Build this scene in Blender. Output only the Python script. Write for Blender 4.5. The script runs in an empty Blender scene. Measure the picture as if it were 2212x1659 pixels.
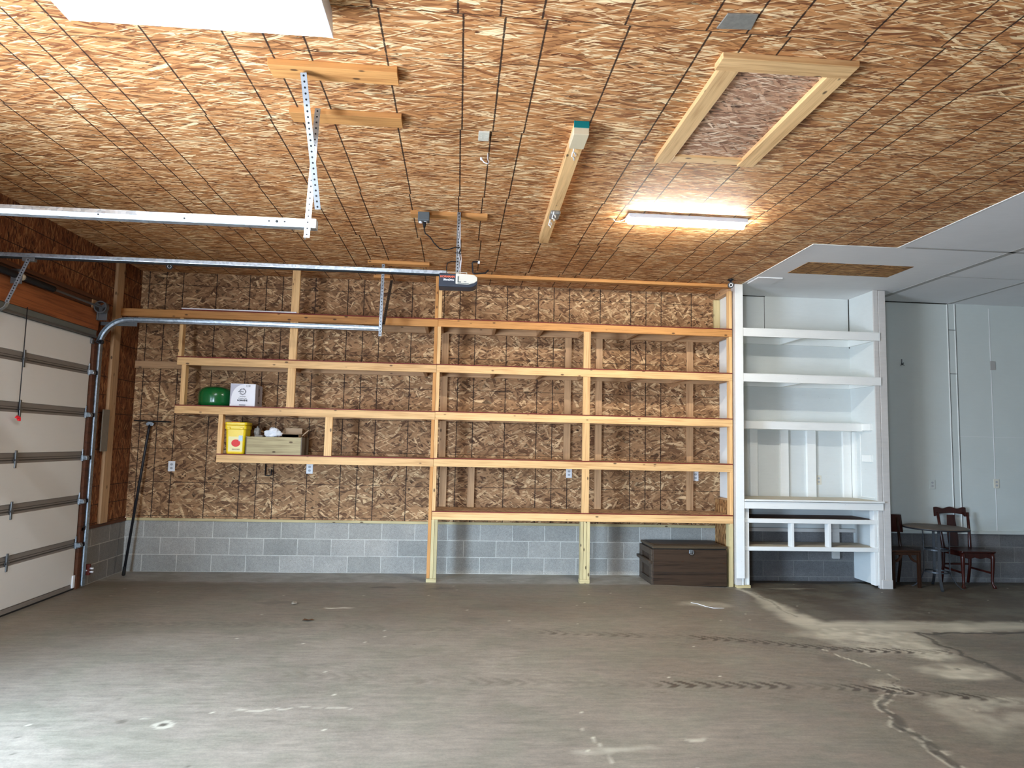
import bpy, bmesh, math, random
import numpy as np
from mathutils import Vector, Matrix, Euler
random.seed(7)
sc = bpy.context.scene
COL = sc.collection
PI = math.pi
H = 3.669            # ceiling height
XL = -3.972          # left wall, inner face
XR, YF = 10.0, -11.5 # far right wall and the wall behind the camera
ZR = -0.03           # floor level of the right hand slab

# ------------------------------------------------------------------ mesh kit
class MB:
    def __init__(s):
        s.bm = bmesh.new()
    def box(s, x0, x1, y0, y1, z0, z1, M=None, mi=0):
        c = [(x0,y0,z0),(x1,y0,z0),(x1,y1,z0),(x0,y1,z0),(x0,y0,z1),(x1,y0,z1),(x1,y1,z1),(x0,y1,z1)]
        v = [s.bm.verts.new(M @ Vector(p) if M else p) for p in c]
        for f in ((3,2,1,0),(4,5,6,7),(0,1,5,4),(1,2,6,5),(2,3,7,6),(3,0,4,7)):
            fc = s.bm.faces.new([v[i] for i in f]); fc.material_index = mi
        return s
    def beam(s, a, b, w, h, up=(0,0,1), mi=0):
        a, b = Vector(a), Vector(b); d = (b-a); L = d.length; d.normalize()
        u = Vector(up); sd = d.cross(u)
        if sd.length < 1e-4: sd = d.cross(Vector((0,1,0)))
        sd.normalize(); u = sd.cross(d)
        M = Matrix((( d.x,sd.x,u.x,a.x),(d.y,sd.y,u.y,a.y),(d.z,sd.z,u.z,a.z),(0,0,0,1)))
        return s.box(0, L, -w/2, w/2, -h/2, h/2, M, mi)
    def tube(s, pts, r, n=10, cap=True, closed=False, mi=0):
        pts = [Vector(p) for p in pts]; m = len(pts)
        rr = r if isinstance(r, (list, tuple)) else [r]*m
        rings = []; prev = None
        for i, p in enumerate(pts):
            a = pts[i-1] if (i > 0 or closed) else p
            b = pts[(i+1) % m] if (i < m-1 or closed) else p
            t = (b-a).normalized()
            if prev is None:
                ref = Vector((0,0,1)) if abs(t.z) < .9 else Vector((1,0,0))
                nrm = t.cross(ref).normalized()
            else:
                nrm = (prev - t*prev.dot(t)).normalized()
            prev = nrm; bn = t.cross(nrm)
            rings.append([s.bm.verts.new(p + (nrm*math.cos(2*PI*k/n) + bn*math.sin(2*PI*k/n))*rr[i]) for k in range(n)])
        for i in range(m if closed else m-1):
            A, B = rings[i], rings[(i+1) % m]
            for k in range(n):
                f = s.bm.faces.new((A[k], A[(k+1)%n], B[(k+1)%n], B[k])); f.smooth = n > 5; f.material_index = mi
        if cap and not closed:
            s.bm.faces.new(rings[0][::-1]).material_index = mi; s.bm.faces.new(rings[-1]).material_index = mi
        return s
    def cyl(s, a, b, r, n=20, r2=None, mi=0):
        return s.tube([a, b], [r, r if r2 is None else r2], n, mi=mi)
    def lathe(s, prof, c=(0,0,0), n=40, sx=1, sy=1, mi=0, smooth=True):
        rings = []
        for r, z in prof:
            if r < 1e-5: rings.append([s.bm.verts.new((c[0], c[1], c[2]+z))])
            else: rings.append([s.bm.verts.new((c[0]+r*sx*math.cos(2*PI*k/n), c[1]+r*sy*math.sin(2*PI*k/n), c[2]+z)) for k in range(n)])
        for A, B in zip(rings, rings[1:]):
            for k in range(n):
                q = [A[k % len(A)], A[(k+1) % n % len(A)], B[(k+1) % n % len(B)], B[k % len(B)]]
                u = []
                for v in q:
                    if v not in u: u.append(v)
                if len(u) > 2:
                    f = s.bm.faces.new(u); f.smooth = smooth; f.material_index = mi
        return s
    def prism(s, pts, d, M=None, mi=0):
        # polygon pts in local xy, extruded by d along local z
        n = len(pts)
        A = [s.bm.verts.new((M @ Vector((x,y,0))) if M else (x,y,0)) for x, y in pts]
        B = [s.bm.verts.new((M @ Vector((x,y,d))) if M else (x,y,d)) for x, y in pts]
        s.bm.faces.new(A[::-1]).material_index = mi; s.bm.faces.new(B).material_index = mi
        for i in range(n):
            s.bm.faces.new((A[i], A[(i+1)%n], B[(i+1)%n], B[i])).material_index = mi
        return s
    def build(s, name, mat, parent=None, bevel=0, base=None, seg=2):
        bmesh.ops.recalc_face_normals(s.bm, faces=s.bm.faces[:])
        me = bpy.data.meshes.new(name)
        root = parent
        while root and root.parent: root = root.parent
        off = Vector(base) if base else (Vector(root.location) if root else None)
        if off is not None: bmesh.ops.translate(s.bm, verts=s.bm.verts[:], vec=-off)
        s.bm.to_mesh(me); s.bm.free()
        for m in (mat if isinstance(mat, (list, tuple)) else [mat]): me.materials.append(m)
        o = bpy.data.objects.new(name, me); COL.objects.link(o)
        if parent: o.parent = parent
        elif base: o.location = base
        if bevel:
            b = o.modifiers.new('bevel', 'BEVEL'); b.width = bevel; b.segments = seg; b.limit_method = 'ANGLE'
        return o

def tag(o, label=None, cat=None, group=None, kind=None):
    if label: o['label'] = label
    if cat: o['category'] = cat
    if group: o['group'] = group
    if kind: o['kind'] = kind
    return o
def thing(name, loc, label, cat, group=None, kind=None):
    o = bpy.data.objects.new(name, None); COL.objects.link(o); o.location = loc; o.empty_display_size = .1
    return tag(o, label, cat, group, kind)
def dup(root, loc, rz=None, label=None):
    def cp(o, par):
        c = o.copy(); COL.objects.link(c)
        if par: c.parent = par
        for ch in list(o.children): cp(ch, c)
        return c
    r = cp(root, None); r.location = loc
    if rz is not None: r.rotation_euler.z = rz
    if label: r['label'] = label
    return r
def rotz(o, a): o.rotation_euler.z = a; return o
def mtx(loc, x, y, z):
    x, y, z = Vector(x), Vector(y), Vector(z)
    return Matrix(((x.x,y.x,z.x,loc[0]),(x.y,y.y,z.y,loc[1]),(x.z,y.z,z.z,loc[2]),(0,0,0,1)))
def text(name, s, size, loc, rot, mat, parent, sx=1, bold=0.0, align='LEFT', shear=0, sp=1.0):
    cu = bpy.data.curves.new(name, 'FONT'); cu.body = s; cu.size = size; cu.extrude = .0006
    cu.offset = bold; cu.align_x = align; cu.shear = shear; cu.space_character = sp
    cu.materials.append(mat)
    tmp = bpy.data.objects.new(name, cu)
    me = bpy.data.meshes.new_from_object(tmp); bpy.data.objects.remove(tmp); bpy.data.curves.remove(cu)
    o = bpy.data.objects.new(name, me); COL.objects.link(o)
    root = parent
    while root.parent: root = root.parent
    o.parent = parent; o.location = Vector(loc) - Vector(root.location); o.rotation_euler = rot; o.scale = (sx, 1, 1)
    return o

# ------------------------------------------------------------------ node kit
class NT:
    def __init__(s, name, rough=.7, metal=0, spec=.3):
        s.m = bpy.data.materials.new(name); s.m.use_nodes = True
        s.t = s.m.node_tree; s.n = s.t.nodes; s.l = s.t.links
        s.p = s.n['Principled BSDF']
        s.p.inputs['Roughness'].default_value = rough; s.p.inputs['Metallic'].default_value = metal
        s.p.inputs['Specular IOR Level'].default_value = spec
    def node(s, t, **k):
        n = s.n.new(t)
        for a, b in k.items(): setattr(n, a, b)
        return n
    def put(s, sock, v):
        if isinstance(v, bpy.types.NodeSocket): s.l.new(v, sock)
        elif isinstance(v, (tuple, list)) and len(v) == 3 and sock.type == 'RGBA': sock.default_value = (*v, 1)
        else: sock.default_value = v
    def math(s, op, a, b=None, c=None, clamp=False):
        n = s.node('ShaderNodeMath', operation=op, use_clamp=clamp)
        for i, v in enumerate((a, b, c)):
            if v is not None: s.put(n.inputs[i], v)
        return n.outputs[0]
    def mix(s, f, a, b, mode='MIX'):
        n = s.node('ShaderNodeMix', data_type='RGBA', blend_type=mode)
        s.put(n.inputs[0], f); s.put(n.inputs[6], a); s.put(n.inputs[7], b); return n.outputs[2]
    def obj(s): return s.node('ShaderNodeTexCoord').outputs['Object']
    def sep(s, v):
        n = s.node('ShaderNodeSeparateXYZ'); s.l.new(v, n.inputs[0]); return n.outputs
    def comb(s, x, y, z=0.0):
        n = s.node('ShaderNodeCombineXYZ')
        for i, v in enumerate((x, y, z)): s.put(n.inputs[i], v)
        return n.outputs[0]
    def mapp(s, v, scale=(1,1,1), rot=(0,0,0), loc=(0,0,0)):
        n = s.node('ShaderNodeMapping'); s.l.new(v, n.inputs[0])
        n.inputs[1].default_value = loc; n.inputs[2].default_value = rot; n.inputs[3].default_value = scale; return n.outputs[0]
    def noise(s, v, scale=5, detail=3, rough=.55, dist=0, dims='3D'):
        n = s.node('ShaderNodeTexNoise', noise_dimensions=dims); s.l.new(v, n.inputs['Vector'])
        n.inputs['Scale'].default_value = scale; n.inputs['Detail'].default_value = detail
        n.inputs['Roughness'].default_value = rough; n.inputs['Distortion'].default_value = dist; return n.outputs['Fac']
    def voro(s, v, scale=1, feature='F1', dims='2D', metric='EUCLIDEAN', rnd=1):
        n = s.node('ShaderNodeTexVoronoi', voronoi_dimensions=dims, feature=feature, distance=metric); s.l.new(v, n.inputs['Vector'])
        n.inputs['Scale'].default_value = scale; n.inputs['Randomness'].default_value = rnd; return n.outputs
    def ramp(s, f, stops, interp='LINEAR'):
        n = s.node('ShaderNodeValToRGB'); s.l.new(f, n.inputs[0]); r = n.color_ramp; r.interpolation = interp
        while len(r.elements) < len(stops): r.elements.new(.5)
        for e, (p, c) in zip(r.elements, stops):
            e.position = p; e.color = (*c, 1) if len(c) == 3 else c
        return n.outputs[0]
    def sstep(s, v, a, b, lo=0.0, hi=1.0):
        n = s.node('ShaderNodeMapRange', interpolation_type='SMOOTHSTEP'); s.put(n.inputs[0], v)
        for i, x in enumerate((a, b, lo, hi)): n.inputs[i+1].default_value = x
        return n.outputs[0]
    def rnd(s): return s.node('ShaderNodeObjectInfo').outputs['Random']
    def bump(s, h, strength=.3, dist=.01):
        n = s.node('ShaderNodeBump'); s.put(n.inputs['Height'], h)
        n.inputs['Strength'].default_value = strength; n.inputs['Distance'].default_value = dist
        s.l.new(n.outputs[0], s.p.inputs['Normal'])
    def col(s, c): s.put(s.p.inputs['Base Color'], c); return s.m

def srgb(r, g, b):
    f = lambda c: (c/255/12.92) if c/255 <= .04045 else ((c/255+.055)/1.055)**2.4
    return (f(r), f(g), f(b))

def flat(name, c, rough=.6, metal=0, spec=.3, var=.06, scale=18):
    t = NT(name, rough, metal, spec)
    n = t.noise(t.obj(), scale, 4)
    k = t.math('MULTIPLY_ADD', n, var*2, 1-var)
    return t.col(t.mix(1.0, c, t.comb(k, k, k), 'MULTIPLY'))

def osb(name, axes, angles, lo, mid, hi, lines=None, cross=None, L=.13, Wd=.013, linew=.005, gain=1.0, rowshift=None, sliv=.0):
    """oriented strand board: overlapping flakes, printed nail lines, dark gaps between sheets"""
    t = NT(name, .72, 0, .25)
    xyz = t.sep(t.obj()); u, v = xyz[axes[0]], xyz[axes[1]]
    uv = t.comb(u, v)
    ch = cc = cd = None
    for i, a in enumerate(angles):
        k = 1 + .35*math.sin(i*2.3)
        mp = t.mapp(uv, (1,1,1), (0,0,math.radians(a)), (i*3.17+.4, i*1.71+.9, 0))
        ms = t.mapp(mp, (1/(L*k), 1/(Wd*(.75+.35*k)), 1))
        vo = t.voro(ms, 1, 'F1', '2D', 'EUCLIDEAN', .95)
        cs = t.sep(vo['Color']); h, c, d = cs[0], cs[1], vo['Distance']
        if ch is None: ch, cc, cd = h, c, d
        else:
            g = t.math('GREATER_THAN', h, ch); n = t.math('SUBTRACT', 1.0, g)
            cc = t.math('ADD', t.math('MULTIPLY', cc, n), t.math('MULTIPLY', c, g))
            cd = t.math('ADD', t.math('MULTIPLY', cd, n), t.math('MULTIPLY', d, g))
            ch = t.math('MAXIMUM', h, ch)
    for i, (a, ll, ww, th) in enumerate(((angles[1]*.7, .75, .42, .80+sliv), (angles[-2]*.8, .6, .5, .84+sliv))):
        mp = t.mapp(uv, (1,1,1), (0,0,math.radians(a)), (i*5.3+7.1, i*2.9+3.3, 0))
        vo = t.voro(t.mapp(mp, (1/(L*ll), 1/(Wd*ww), 1)), 1, 'F1', '2D', 'EUCLIDEAN', 1)
        cs = t.sep(vo['Color']); g = t.math('MULTIPLY', t.math('GREATER_THAN', cs[0], th), t.math('LESS_THAN', vo['Distance'], .55))
        n = t.math('SUBTRACT', 1.0, g)
        col_ = t.math('GREATER_THAN', cs[1], .42)
        cc = t.math('ADD', t.math('MULTIPLY', cc, n), t.math('MULTIPLY', t.math('MULTIPLY_ADD', col_, .85, .08), g))
        ch = t.math('MAXIMUM', ch, t.math('MULTIPLY', g, .95))
    gr = t.noise(t.mapp(uv, (7, 150, 1), (0,0,math.radians(angles[len(angles)//2]))), 1, 2, .6, dims='2D')
    big = t.noise(uv, 1.3, 2, dims='2D')
    f = t.math('ADD', cc, t.math('MULTIPLY_ADD', gr, .5, -.25))
    f = t.math('ADD', f, t.math('MULTIPLY_ADD', big, .24, -.12))
    ml = tuple(.5*a+.5*b for a, b in zip(lo, mid)); mh = tuple(.6*a+.4*b for a, b in zip(mid, hi))
    c = t.ramp(f, [(.0, lo), (.16, ml), (.38, mid), (.78, tuple(x*1.16 for x in mid)), (.90, mh), (1.0, hi)])
    dk = t.sstep(ch, .46, .86, .34, 1.0)
    ed = t.sstep(cd, .35, .80, 1.0, .80)
    sh = t.math('MULTIPLY', t.math('MULTIPLY', dk, ed), gain)  # shade of low flakes and flake edges, multiplied into the colour
    c = t.mix(1.0, c, t.comb(sh, sh, sh), 'MULTIPLY')
    mask = None
    brk = t.noise(uv, 38, 3, .7, dims='2D')
    def linemask(coord, phase, pos, period, w, amt):
        m = t.math('FLOORED_MODULO', t.math('SUBTRACT', coord, phase), period)
        best = None
        for p in pos:
            d = t.math('ABSOLUTE', t.math('SUBTRACT', m, p))
            best = d if best is None else t.math('MINIMUM', best, d)
        wv = t.math('MULTIPLY_ADD', brk, w*1.3, w*.35)
        k = t.math('SUBTRACT', 1.0, t.math('DIVIDE', best, wv), clamp=True)
        k = t.math('MULTIPLY', k, 3.0, clamp=True)
        return t.math('MULTIPLY', t.math('MULTIPLY', k, amt), t.sstep(brk, .25, .45, .6, 1.0))
    if lines:
        ax, ph = lines
        co = xyz[ax]
        if rowshift:
            row = t.math('FLOOR', t.math('DIVIDE', t.math('SUBTRACT', xyz[rowshift[0]], rowshift[1]), 1.2192))
            co = t.math('ADD', co, t.math('MULTIPLY', t.math('SINE', t.math('MULTIPLY', row, 2.4)), .016))
        mask = linemask(co, ph, (0, .2032, .4064, .8128, 1.2192), 1.2192, linew, .95)
    if cross:
        ax, ph, amt = cross
        m2 = linemask(xyz[ax], ph, (0, .4064), .4064, linew*.62, amt)
        mask = m2 if mask is None else t.math('MAXIMUM', mask, m2)
    if mask is not None: c = t.mix(mask, c, (.022,.011,.007))
    t.bump(t.math('MULTIPLY', ch, dk), .15, .003)
    return t.col(c)

def pine(name, axis, base, dark, rough=.62, knots=True):
    """sawn softwood, grain along axis 0/1/2"""
    t = NT(name, rough, 0, .3)
    ob = t.obj(); r = t.rnd()
    off = t.node('ShaderNodeVectorMath', operation='ADD'); t.l.new(ob, off.inputs[0]); t.l.new(t.comb(t.math('MULTIPLY', r, 7.0), t.math('MULTIPLY', r, 13.0), t.math('MULTIPLY', r, 5.0)), off.inputs[1])
    p = off.outputs[0]
    sc_ = [26, 26, 26]; sc_[axis] = 1.1
    g1 = t.noise(t.mapp(p, tuple(sc_)), 1, 4, .6, .6)
    sc2 = [110, 110, 110]; sc2[axis] = 3.5
    g2 = t.noise(t.mapp(p, tuple(sc2)), 1, 2, .6)
    bl = t.noise(p, 2.2, 2)
    f = t.math('ADD', t.math('MULTIPLY', g1, .6), t.math('MULTIPLY', g2, .4))
    c = t.ramp(f, [(.3, dark), (.52, base), (.75, tuple(min(1, x*1.18) for x in base))])
    k = t.math('ADD', t.math('MULTIPLY_ADD', bl, .3, .82), t.math('MULTIPLY_ADD', r, .2, -.1))
    c = t.mix(1.0, c, t.comb(k, k, k), 'MULTIPLY')
    if knots:
        sk = [13, 13, 13]; sk[axis] = 6.0
        vo = t.voro(t.mapp(p, tuple(sk)), 1, 'F1', '3D')
        kn = t.sstep(vo['Distance'], .08, .17, 1.0, 0.0)
        on = t.math('GREATER_THAN', t.sep(vo['Color'])[0], .45)
        c = t.mix(t.math('MULTIPLY', t.math('MULTIPLY', kn, on), .85), c, (.05,.022,.01))
    t.bump(g2, .12, .002)
    return t.col(c)

M = {}
pb, pd = srgb(228,186,130), srgb(188,138,86)
ob_, od_ = srgb(200,144,84), srgb(150,96,50)
tb, td = srgb(200,184,138), srgb(166,148,106)
for i, a in enumerate('xyz'):
    M['pine_'+a] = pine('pine_'+a, i, pb, pd)
    M['fir_'+a] = pine('fir_'+a, i, ob_, od_)
    M['treated_'+a] = pine('treated_'+a, i, tb, td)
    M['stud_'+a] = pine('stud_'+a, i, srgb(190,152,112), srgb(146,108,76))
M['osb_ceiling'] = osb('osb_ceiling', (0,1), (-27,-12,-5,3,9,16,30,0), srgb(118,68,38), srgb(186,130,80), srgb(252,222,172), (0,-.0424), (1,-4.3612,.8), L=.16, Wd=.017, linew=.0062, rowshift=(1,-4.3612))
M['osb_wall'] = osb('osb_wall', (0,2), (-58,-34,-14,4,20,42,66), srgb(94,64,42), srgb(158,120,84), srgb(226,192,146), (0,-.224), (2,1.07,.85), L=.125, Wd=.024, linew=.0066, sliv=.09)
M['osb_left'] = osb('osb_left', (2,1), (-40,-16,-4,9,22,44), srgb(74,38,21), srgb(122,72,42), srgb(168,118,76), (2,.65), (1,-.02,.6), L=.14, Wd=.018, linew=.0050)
M['osb_hatch'] = osb('osb_hatch', (0,1), (-52,-26,-5,18,40), srgb(140,96,74), srgb(192,148,116), srgb(244,216,184), None, (1,-4.53,.8), L=.13, Wd=.018)
M['osb_patch'] = osb('osb_patch', (0,1), (-20,-6,8,24,2), srgb(98,60,30), srgb(158,112,62), srgb(206,160,100), (0,.1), None, Wd=.018)
M['osb_deck'] = osb('osb_deck', (0,1), (-50,-20,8,35,66), srgb(104,74,52), srgb(172,134,98), srgb(222,188,146), None, None, L=.12, Wd=.02)
M['osb_vert'] = osb('osb_vert', (2,1), (-35,-12,0,10,30), srgb(90,58,34), srgb(156,110,66), srgb(210,168,112), None, None, Wd=.02)
M['red_edge'] = flat('red_painted_edge', srgb(112,42,32), .6, var=.2)

def painted(name, c, dirt=.12, rough=.55, stroke=None):
    t = NT(name, rough, 0, .35); ob = t.obj()
    a = t.noise(ob, 2.0, 3); b = t.noise(t.mapp(ob, stroke or (6,6,40)), 1, 3, .7)
    k = t.math('ADD', 1-dirt, t.math('MULTIPLY', t.math('ADD', a, t.math('MULTIPLY', b, .6)), dirt*1.1))
    sp = t.sstep(t.noise(ob, 55, 2), .72, .78, 0.0, .35)
    cc = t.mix(1.0, c, t.comb(k, k, k), 'MULTIPLY')
    cc = t.mix(sp, cc, (.28,.26,.22))
    t.bump(b, .1, .003)
    return t.col(cc)
M['white_paint'] = painted('white_paint', srgb(238,240,236), .10)
M['white_panel'] = painted('white_panel_paint', srgb(214,219,217), .12, .6)
M['white_old'] = painted('white_paint_worn', srgb(204,201,196), .30)
M['white_wall'] = painted('white_wall_paint', srgb(200,207,203), .10, .6)
M['white_ceiling'] = painted('white_ceiling_paint', srgb(226,226,226), .12, .65, (5,40,5))
M['beige_top'] = painted('beige_shelf_board', srgb(196,186,164), .2)
M['seam_dark'] = flat('seam_filler', srgb(168,166,162), .8)
M['seam_black'] = flat('open_joint', srgb(40,38,34), .9)
M['caulk'] = flat('white_caulk', srgb(236,238,234), .5)

def blocks(name, axis, shift, base, mortar):
    t = NT(name, .88, 0, .2); ob = t.obj(); xyz = t.sep(ob)
    n = t.node('ShaderNodeTexBrick', offset=.5, offset_frequency=2)
    v = t.comb(t.math('ADD', xyz[axis], shift), xyz[2]); t.l.new(v, n.inputs['Vector'])
    n.inputs['Scale'].default_value = 1; n.inputs['Brick Width'].default_value = .4064; n.inputs['Row Height'].default_value = .2032
    n.inputs['Mortar Size'].default_value = .006; n.inputs['Mortar Smooth'].default_value = .35; n.inputs['Bias'].default_value = 0
    n.inputs['Color1'].default_value = (.82,.82,.82,1); n.inputs['Color2'].default_value = (1.08,1.06,1.06,1); n.inputs['Mortar'].default_value = (1,1,1,1)
    fine = t.noise(ob, 150, 3, .75); big = t.noise(ob, 3.1, 3); spec = t.noise(ob, 60, 2, .8)
    k = t.math('ADD', t.math('MULTIPLY_ADD', fine, 1.3, .32), t.math('ADD', t.math('MULTIPLY_ADD', big, .4, -.2), t.math('MULTIPLY_ADD', t.noise(ob, 28, 4, .75), .5, -.25)))
    c = t.mix(1.0, base, t.comb(k, k, k), 'MULTIPLY'); c = t.mix(1.0, c, n.outputs['Color'], 'MULTIPLY')
    c = t.mix(t.sstep(spec, .66, .72, 0.0, .55), c, tuple(x*.35 for x in base))
    mk = t.math('MULTIPLY_ADD', t.noise(ob, 45, 3), .5, .72)
    mc = t.mix(1.0, mortar, t.comb(mk, mk, mk), 'MULTIPLY')
    fac = t.math('MULTIPLY', n.outputs['Fac'], t.sstep(t.noise(ob, 9, 3), .3, .5, .35, .85))
    c = t.mix(fac, c, mc)
    t.bump(t.math('ADD', t.math('MULTIPLY', fine, .6), t.math('MULTIPLY', n.outputs['Fac'], -.8)), .35, .006)
    return t.col(c)
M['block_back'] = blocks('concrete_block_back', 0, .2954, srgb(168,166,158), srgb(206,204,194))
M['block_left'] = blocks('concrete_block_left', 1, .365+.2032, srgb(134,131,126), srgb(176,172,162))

M['block_dark'] = blocks('concrete_block_dark', 0, .2954, srgb(112,112,112), srgb(132,132,128))  # darker grey copy of the block material for the right hand bay
M['galv'] = (lambda t: (t.put(t.p.inputs['Roughness'], t.math('MULTIPLY_ADD', t.noise(t.obj(), 30, 3), 0.25, .32)),
                        t.col(t.ramp(t.voro(t.obj(), 45, 'F1', '3D')['Color'], [(0, srgb(140,150,156)), (1, srgb(184,192,198))])))[1])(NT('galvanised_steel', .35, 1, .5))
M['galv_dark'] = flat('dull_steel', srgb(120,122,122), .45, .9, .5, .15)
M['hole'] = flat('punched_hole', srgb(22,22,22), .9)
M['black'] = flat('black_metal', srgb(26,26,30), .45, 0, .4)
M['black_rubber'] = flat('black_rubber', srgb(22,22,22), .8)
M['door_steel'] = flat('door_rail_steel', srgb(122,114,106), .5, 0, .35, .05)
M['door_steel_dark'] = flat('door_rail_joint', srgb(70,65,58), .6)  # dark joint lines between the door sections
M['door_panel'] = painted('door_panel_white', srgb(214,211,204), .06, .5)
M['strut'] = flat('door_strut', srgb(104,108,102), .45, .3, .4)
M['plywood'] = pine('plywood', 1, srgb(160,92,50), srgb(104,52,26), .55, False)
M['darkwood'] = pine('dark_board', 1, srgb(96,58,36), srgb(58,34,22))
M['chestwood'] = pine('chest_wood', 0, srgb(62,47,35), srgb(20,14,10), .5)
M['chesttop'] = pine('chest_lid_wood', 0, srgb(86,72,54), srgb(50,40,30), .5, False)
M['chestside'] = pine('chest_side_wood', 1, srgb(78,66,54), srgb(46,38,32), .55, False)
M['mahogany'] = pine('mahogany', 2, srgb(54,20,14), srgb(24,8,7), .28, False)
M['walnut'] = pine('brown_chair_wood', 2, srgb(54,32,20), srgb(26,15,10), .3, False)
M['tabletop'] = pine('table_top_wood', 0, srgb(88,76,64), srgb(54,46,38), .5, False)
M['iron'] = flat('painted_iron', srgb(64,68,72), .42, .5, .4, .12)
M['cratewood'] = pine('weathered_crate_board', 0, srgb(176,162,124), srgb(112,96,66), .7)
M['greyboard'] = flat('weathered_grey_board', srgb(120,110,96), .8, var=.2)
M['green'] = flat('green_enamel', srgb(12,92,42), .18, 0, .6, .03)
M['card'] = flat('brown_cardboard', srgb(176,150,120), .8)
M['card_grey'] = flat('grey_cardboard', srgb(140,132,122), .8)
M['carton'] = flat('white_carton', srgb(236,236,240), .55, var=.03)
M['carton_grey'] = flat('carton_grey_print', srgb(186,186,198), .6, var=.03)
M['ink'] = flat('black_print', srgb(40,40,46), .6)
M['yellow'] = flat('yellow_plastic', srgb(238,206,26), .35, 0, .45, .04)
M['pale_label'] = flat('pale_label', srgb(240,232,170), .5)
M['red_label'] = flat('red_label', srgb(222,60,52), .5)
M['blue_label'] = flat('pale_blue_label', srgb(200,222,232), .5)
M['bag'] = flat('white_plastic_bag', srgb(226,230,234), .4)
M['bag_grey'] = flat('clear_grey_bag', srgb(150,146,138), .45)
M['white_plastic'] = flat('white_plastic', srgb(236,238,240), .4)
M['cream_plastic'] = flat('cream_plastic', srgb(214,210,194), .45)
M['slot'] = flat('outlet_face_grey', srgb(170,174,178), .5)
M['grey_box'] = flat('grey_conduit_box', srgb(92,98,100), .5, .2)
M['navy'] = flat('dark_blue_grey_plastic', srgb(44,50,60), .5)
M['lens'] = flat('opener_light_lens', srgb(206,202,188), .35)
M['orange'] = flat('orange_print', srgb(226,108,72), .5)
M['print_white'] = flat('white_print', srgb(240,240,240), .5)
M['red'] = flat('red_plastic', srgb(226,40,52), .4)
M['brick_red'] = flat('brown_red_plastic', srgb(92,34,22), .5)
M['teal'] = flat('teal_paint', srgb(0,112,112), .5)
M['purple'] = flat('purple_tag', srgb(60,30,140), .5)
M['reflector'] = flat('white_enamel_reflector', srgb(225,230,238), .3)
M['hookmetal'] = flat('white_hook', srgb(240,240,240), .3)
M['stone'] = flat('stone', srgb(120,108,92), .9)
M['leaf'] = flat('dry_leaf', srgb(96,66,42), .8)
M['grey_plate'] = flat('mottled_zinc_plate', srgb(150,148,140), .5, .5, .4, .35, 40)
M['cream_block'] = flat('bare_block_wood', srgb(206,190,158), .7)

def emit(name, c, st):
    t = NT(name, .5); t.p.inputs['Base Color'].default_value = (*c, 1)
    t.p.inputs['Emission Color'].default_value = (*c, 1); t.p.inputs['Emission Strength'].default_value = st
    return t.m
M['tube_cool'] = emit('cool_fluorescent_tube', (.84,.92,1.0), 370)
M['tube_warm'] = emit('led_diffuser', (1.0,.965,.87), 305)

# ------------------------------------------------------------------ the room
def fz(x, y):
    s = lambda a, b, v: (lambda q: q*q*(3-2*q))(min(1, max(0, (v-a)/(b-a))))
    return -.03*s(2.3, 3.4, x) - .028*s(3.3, 3.6, x)*s(-.40, 0, y)

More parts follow.
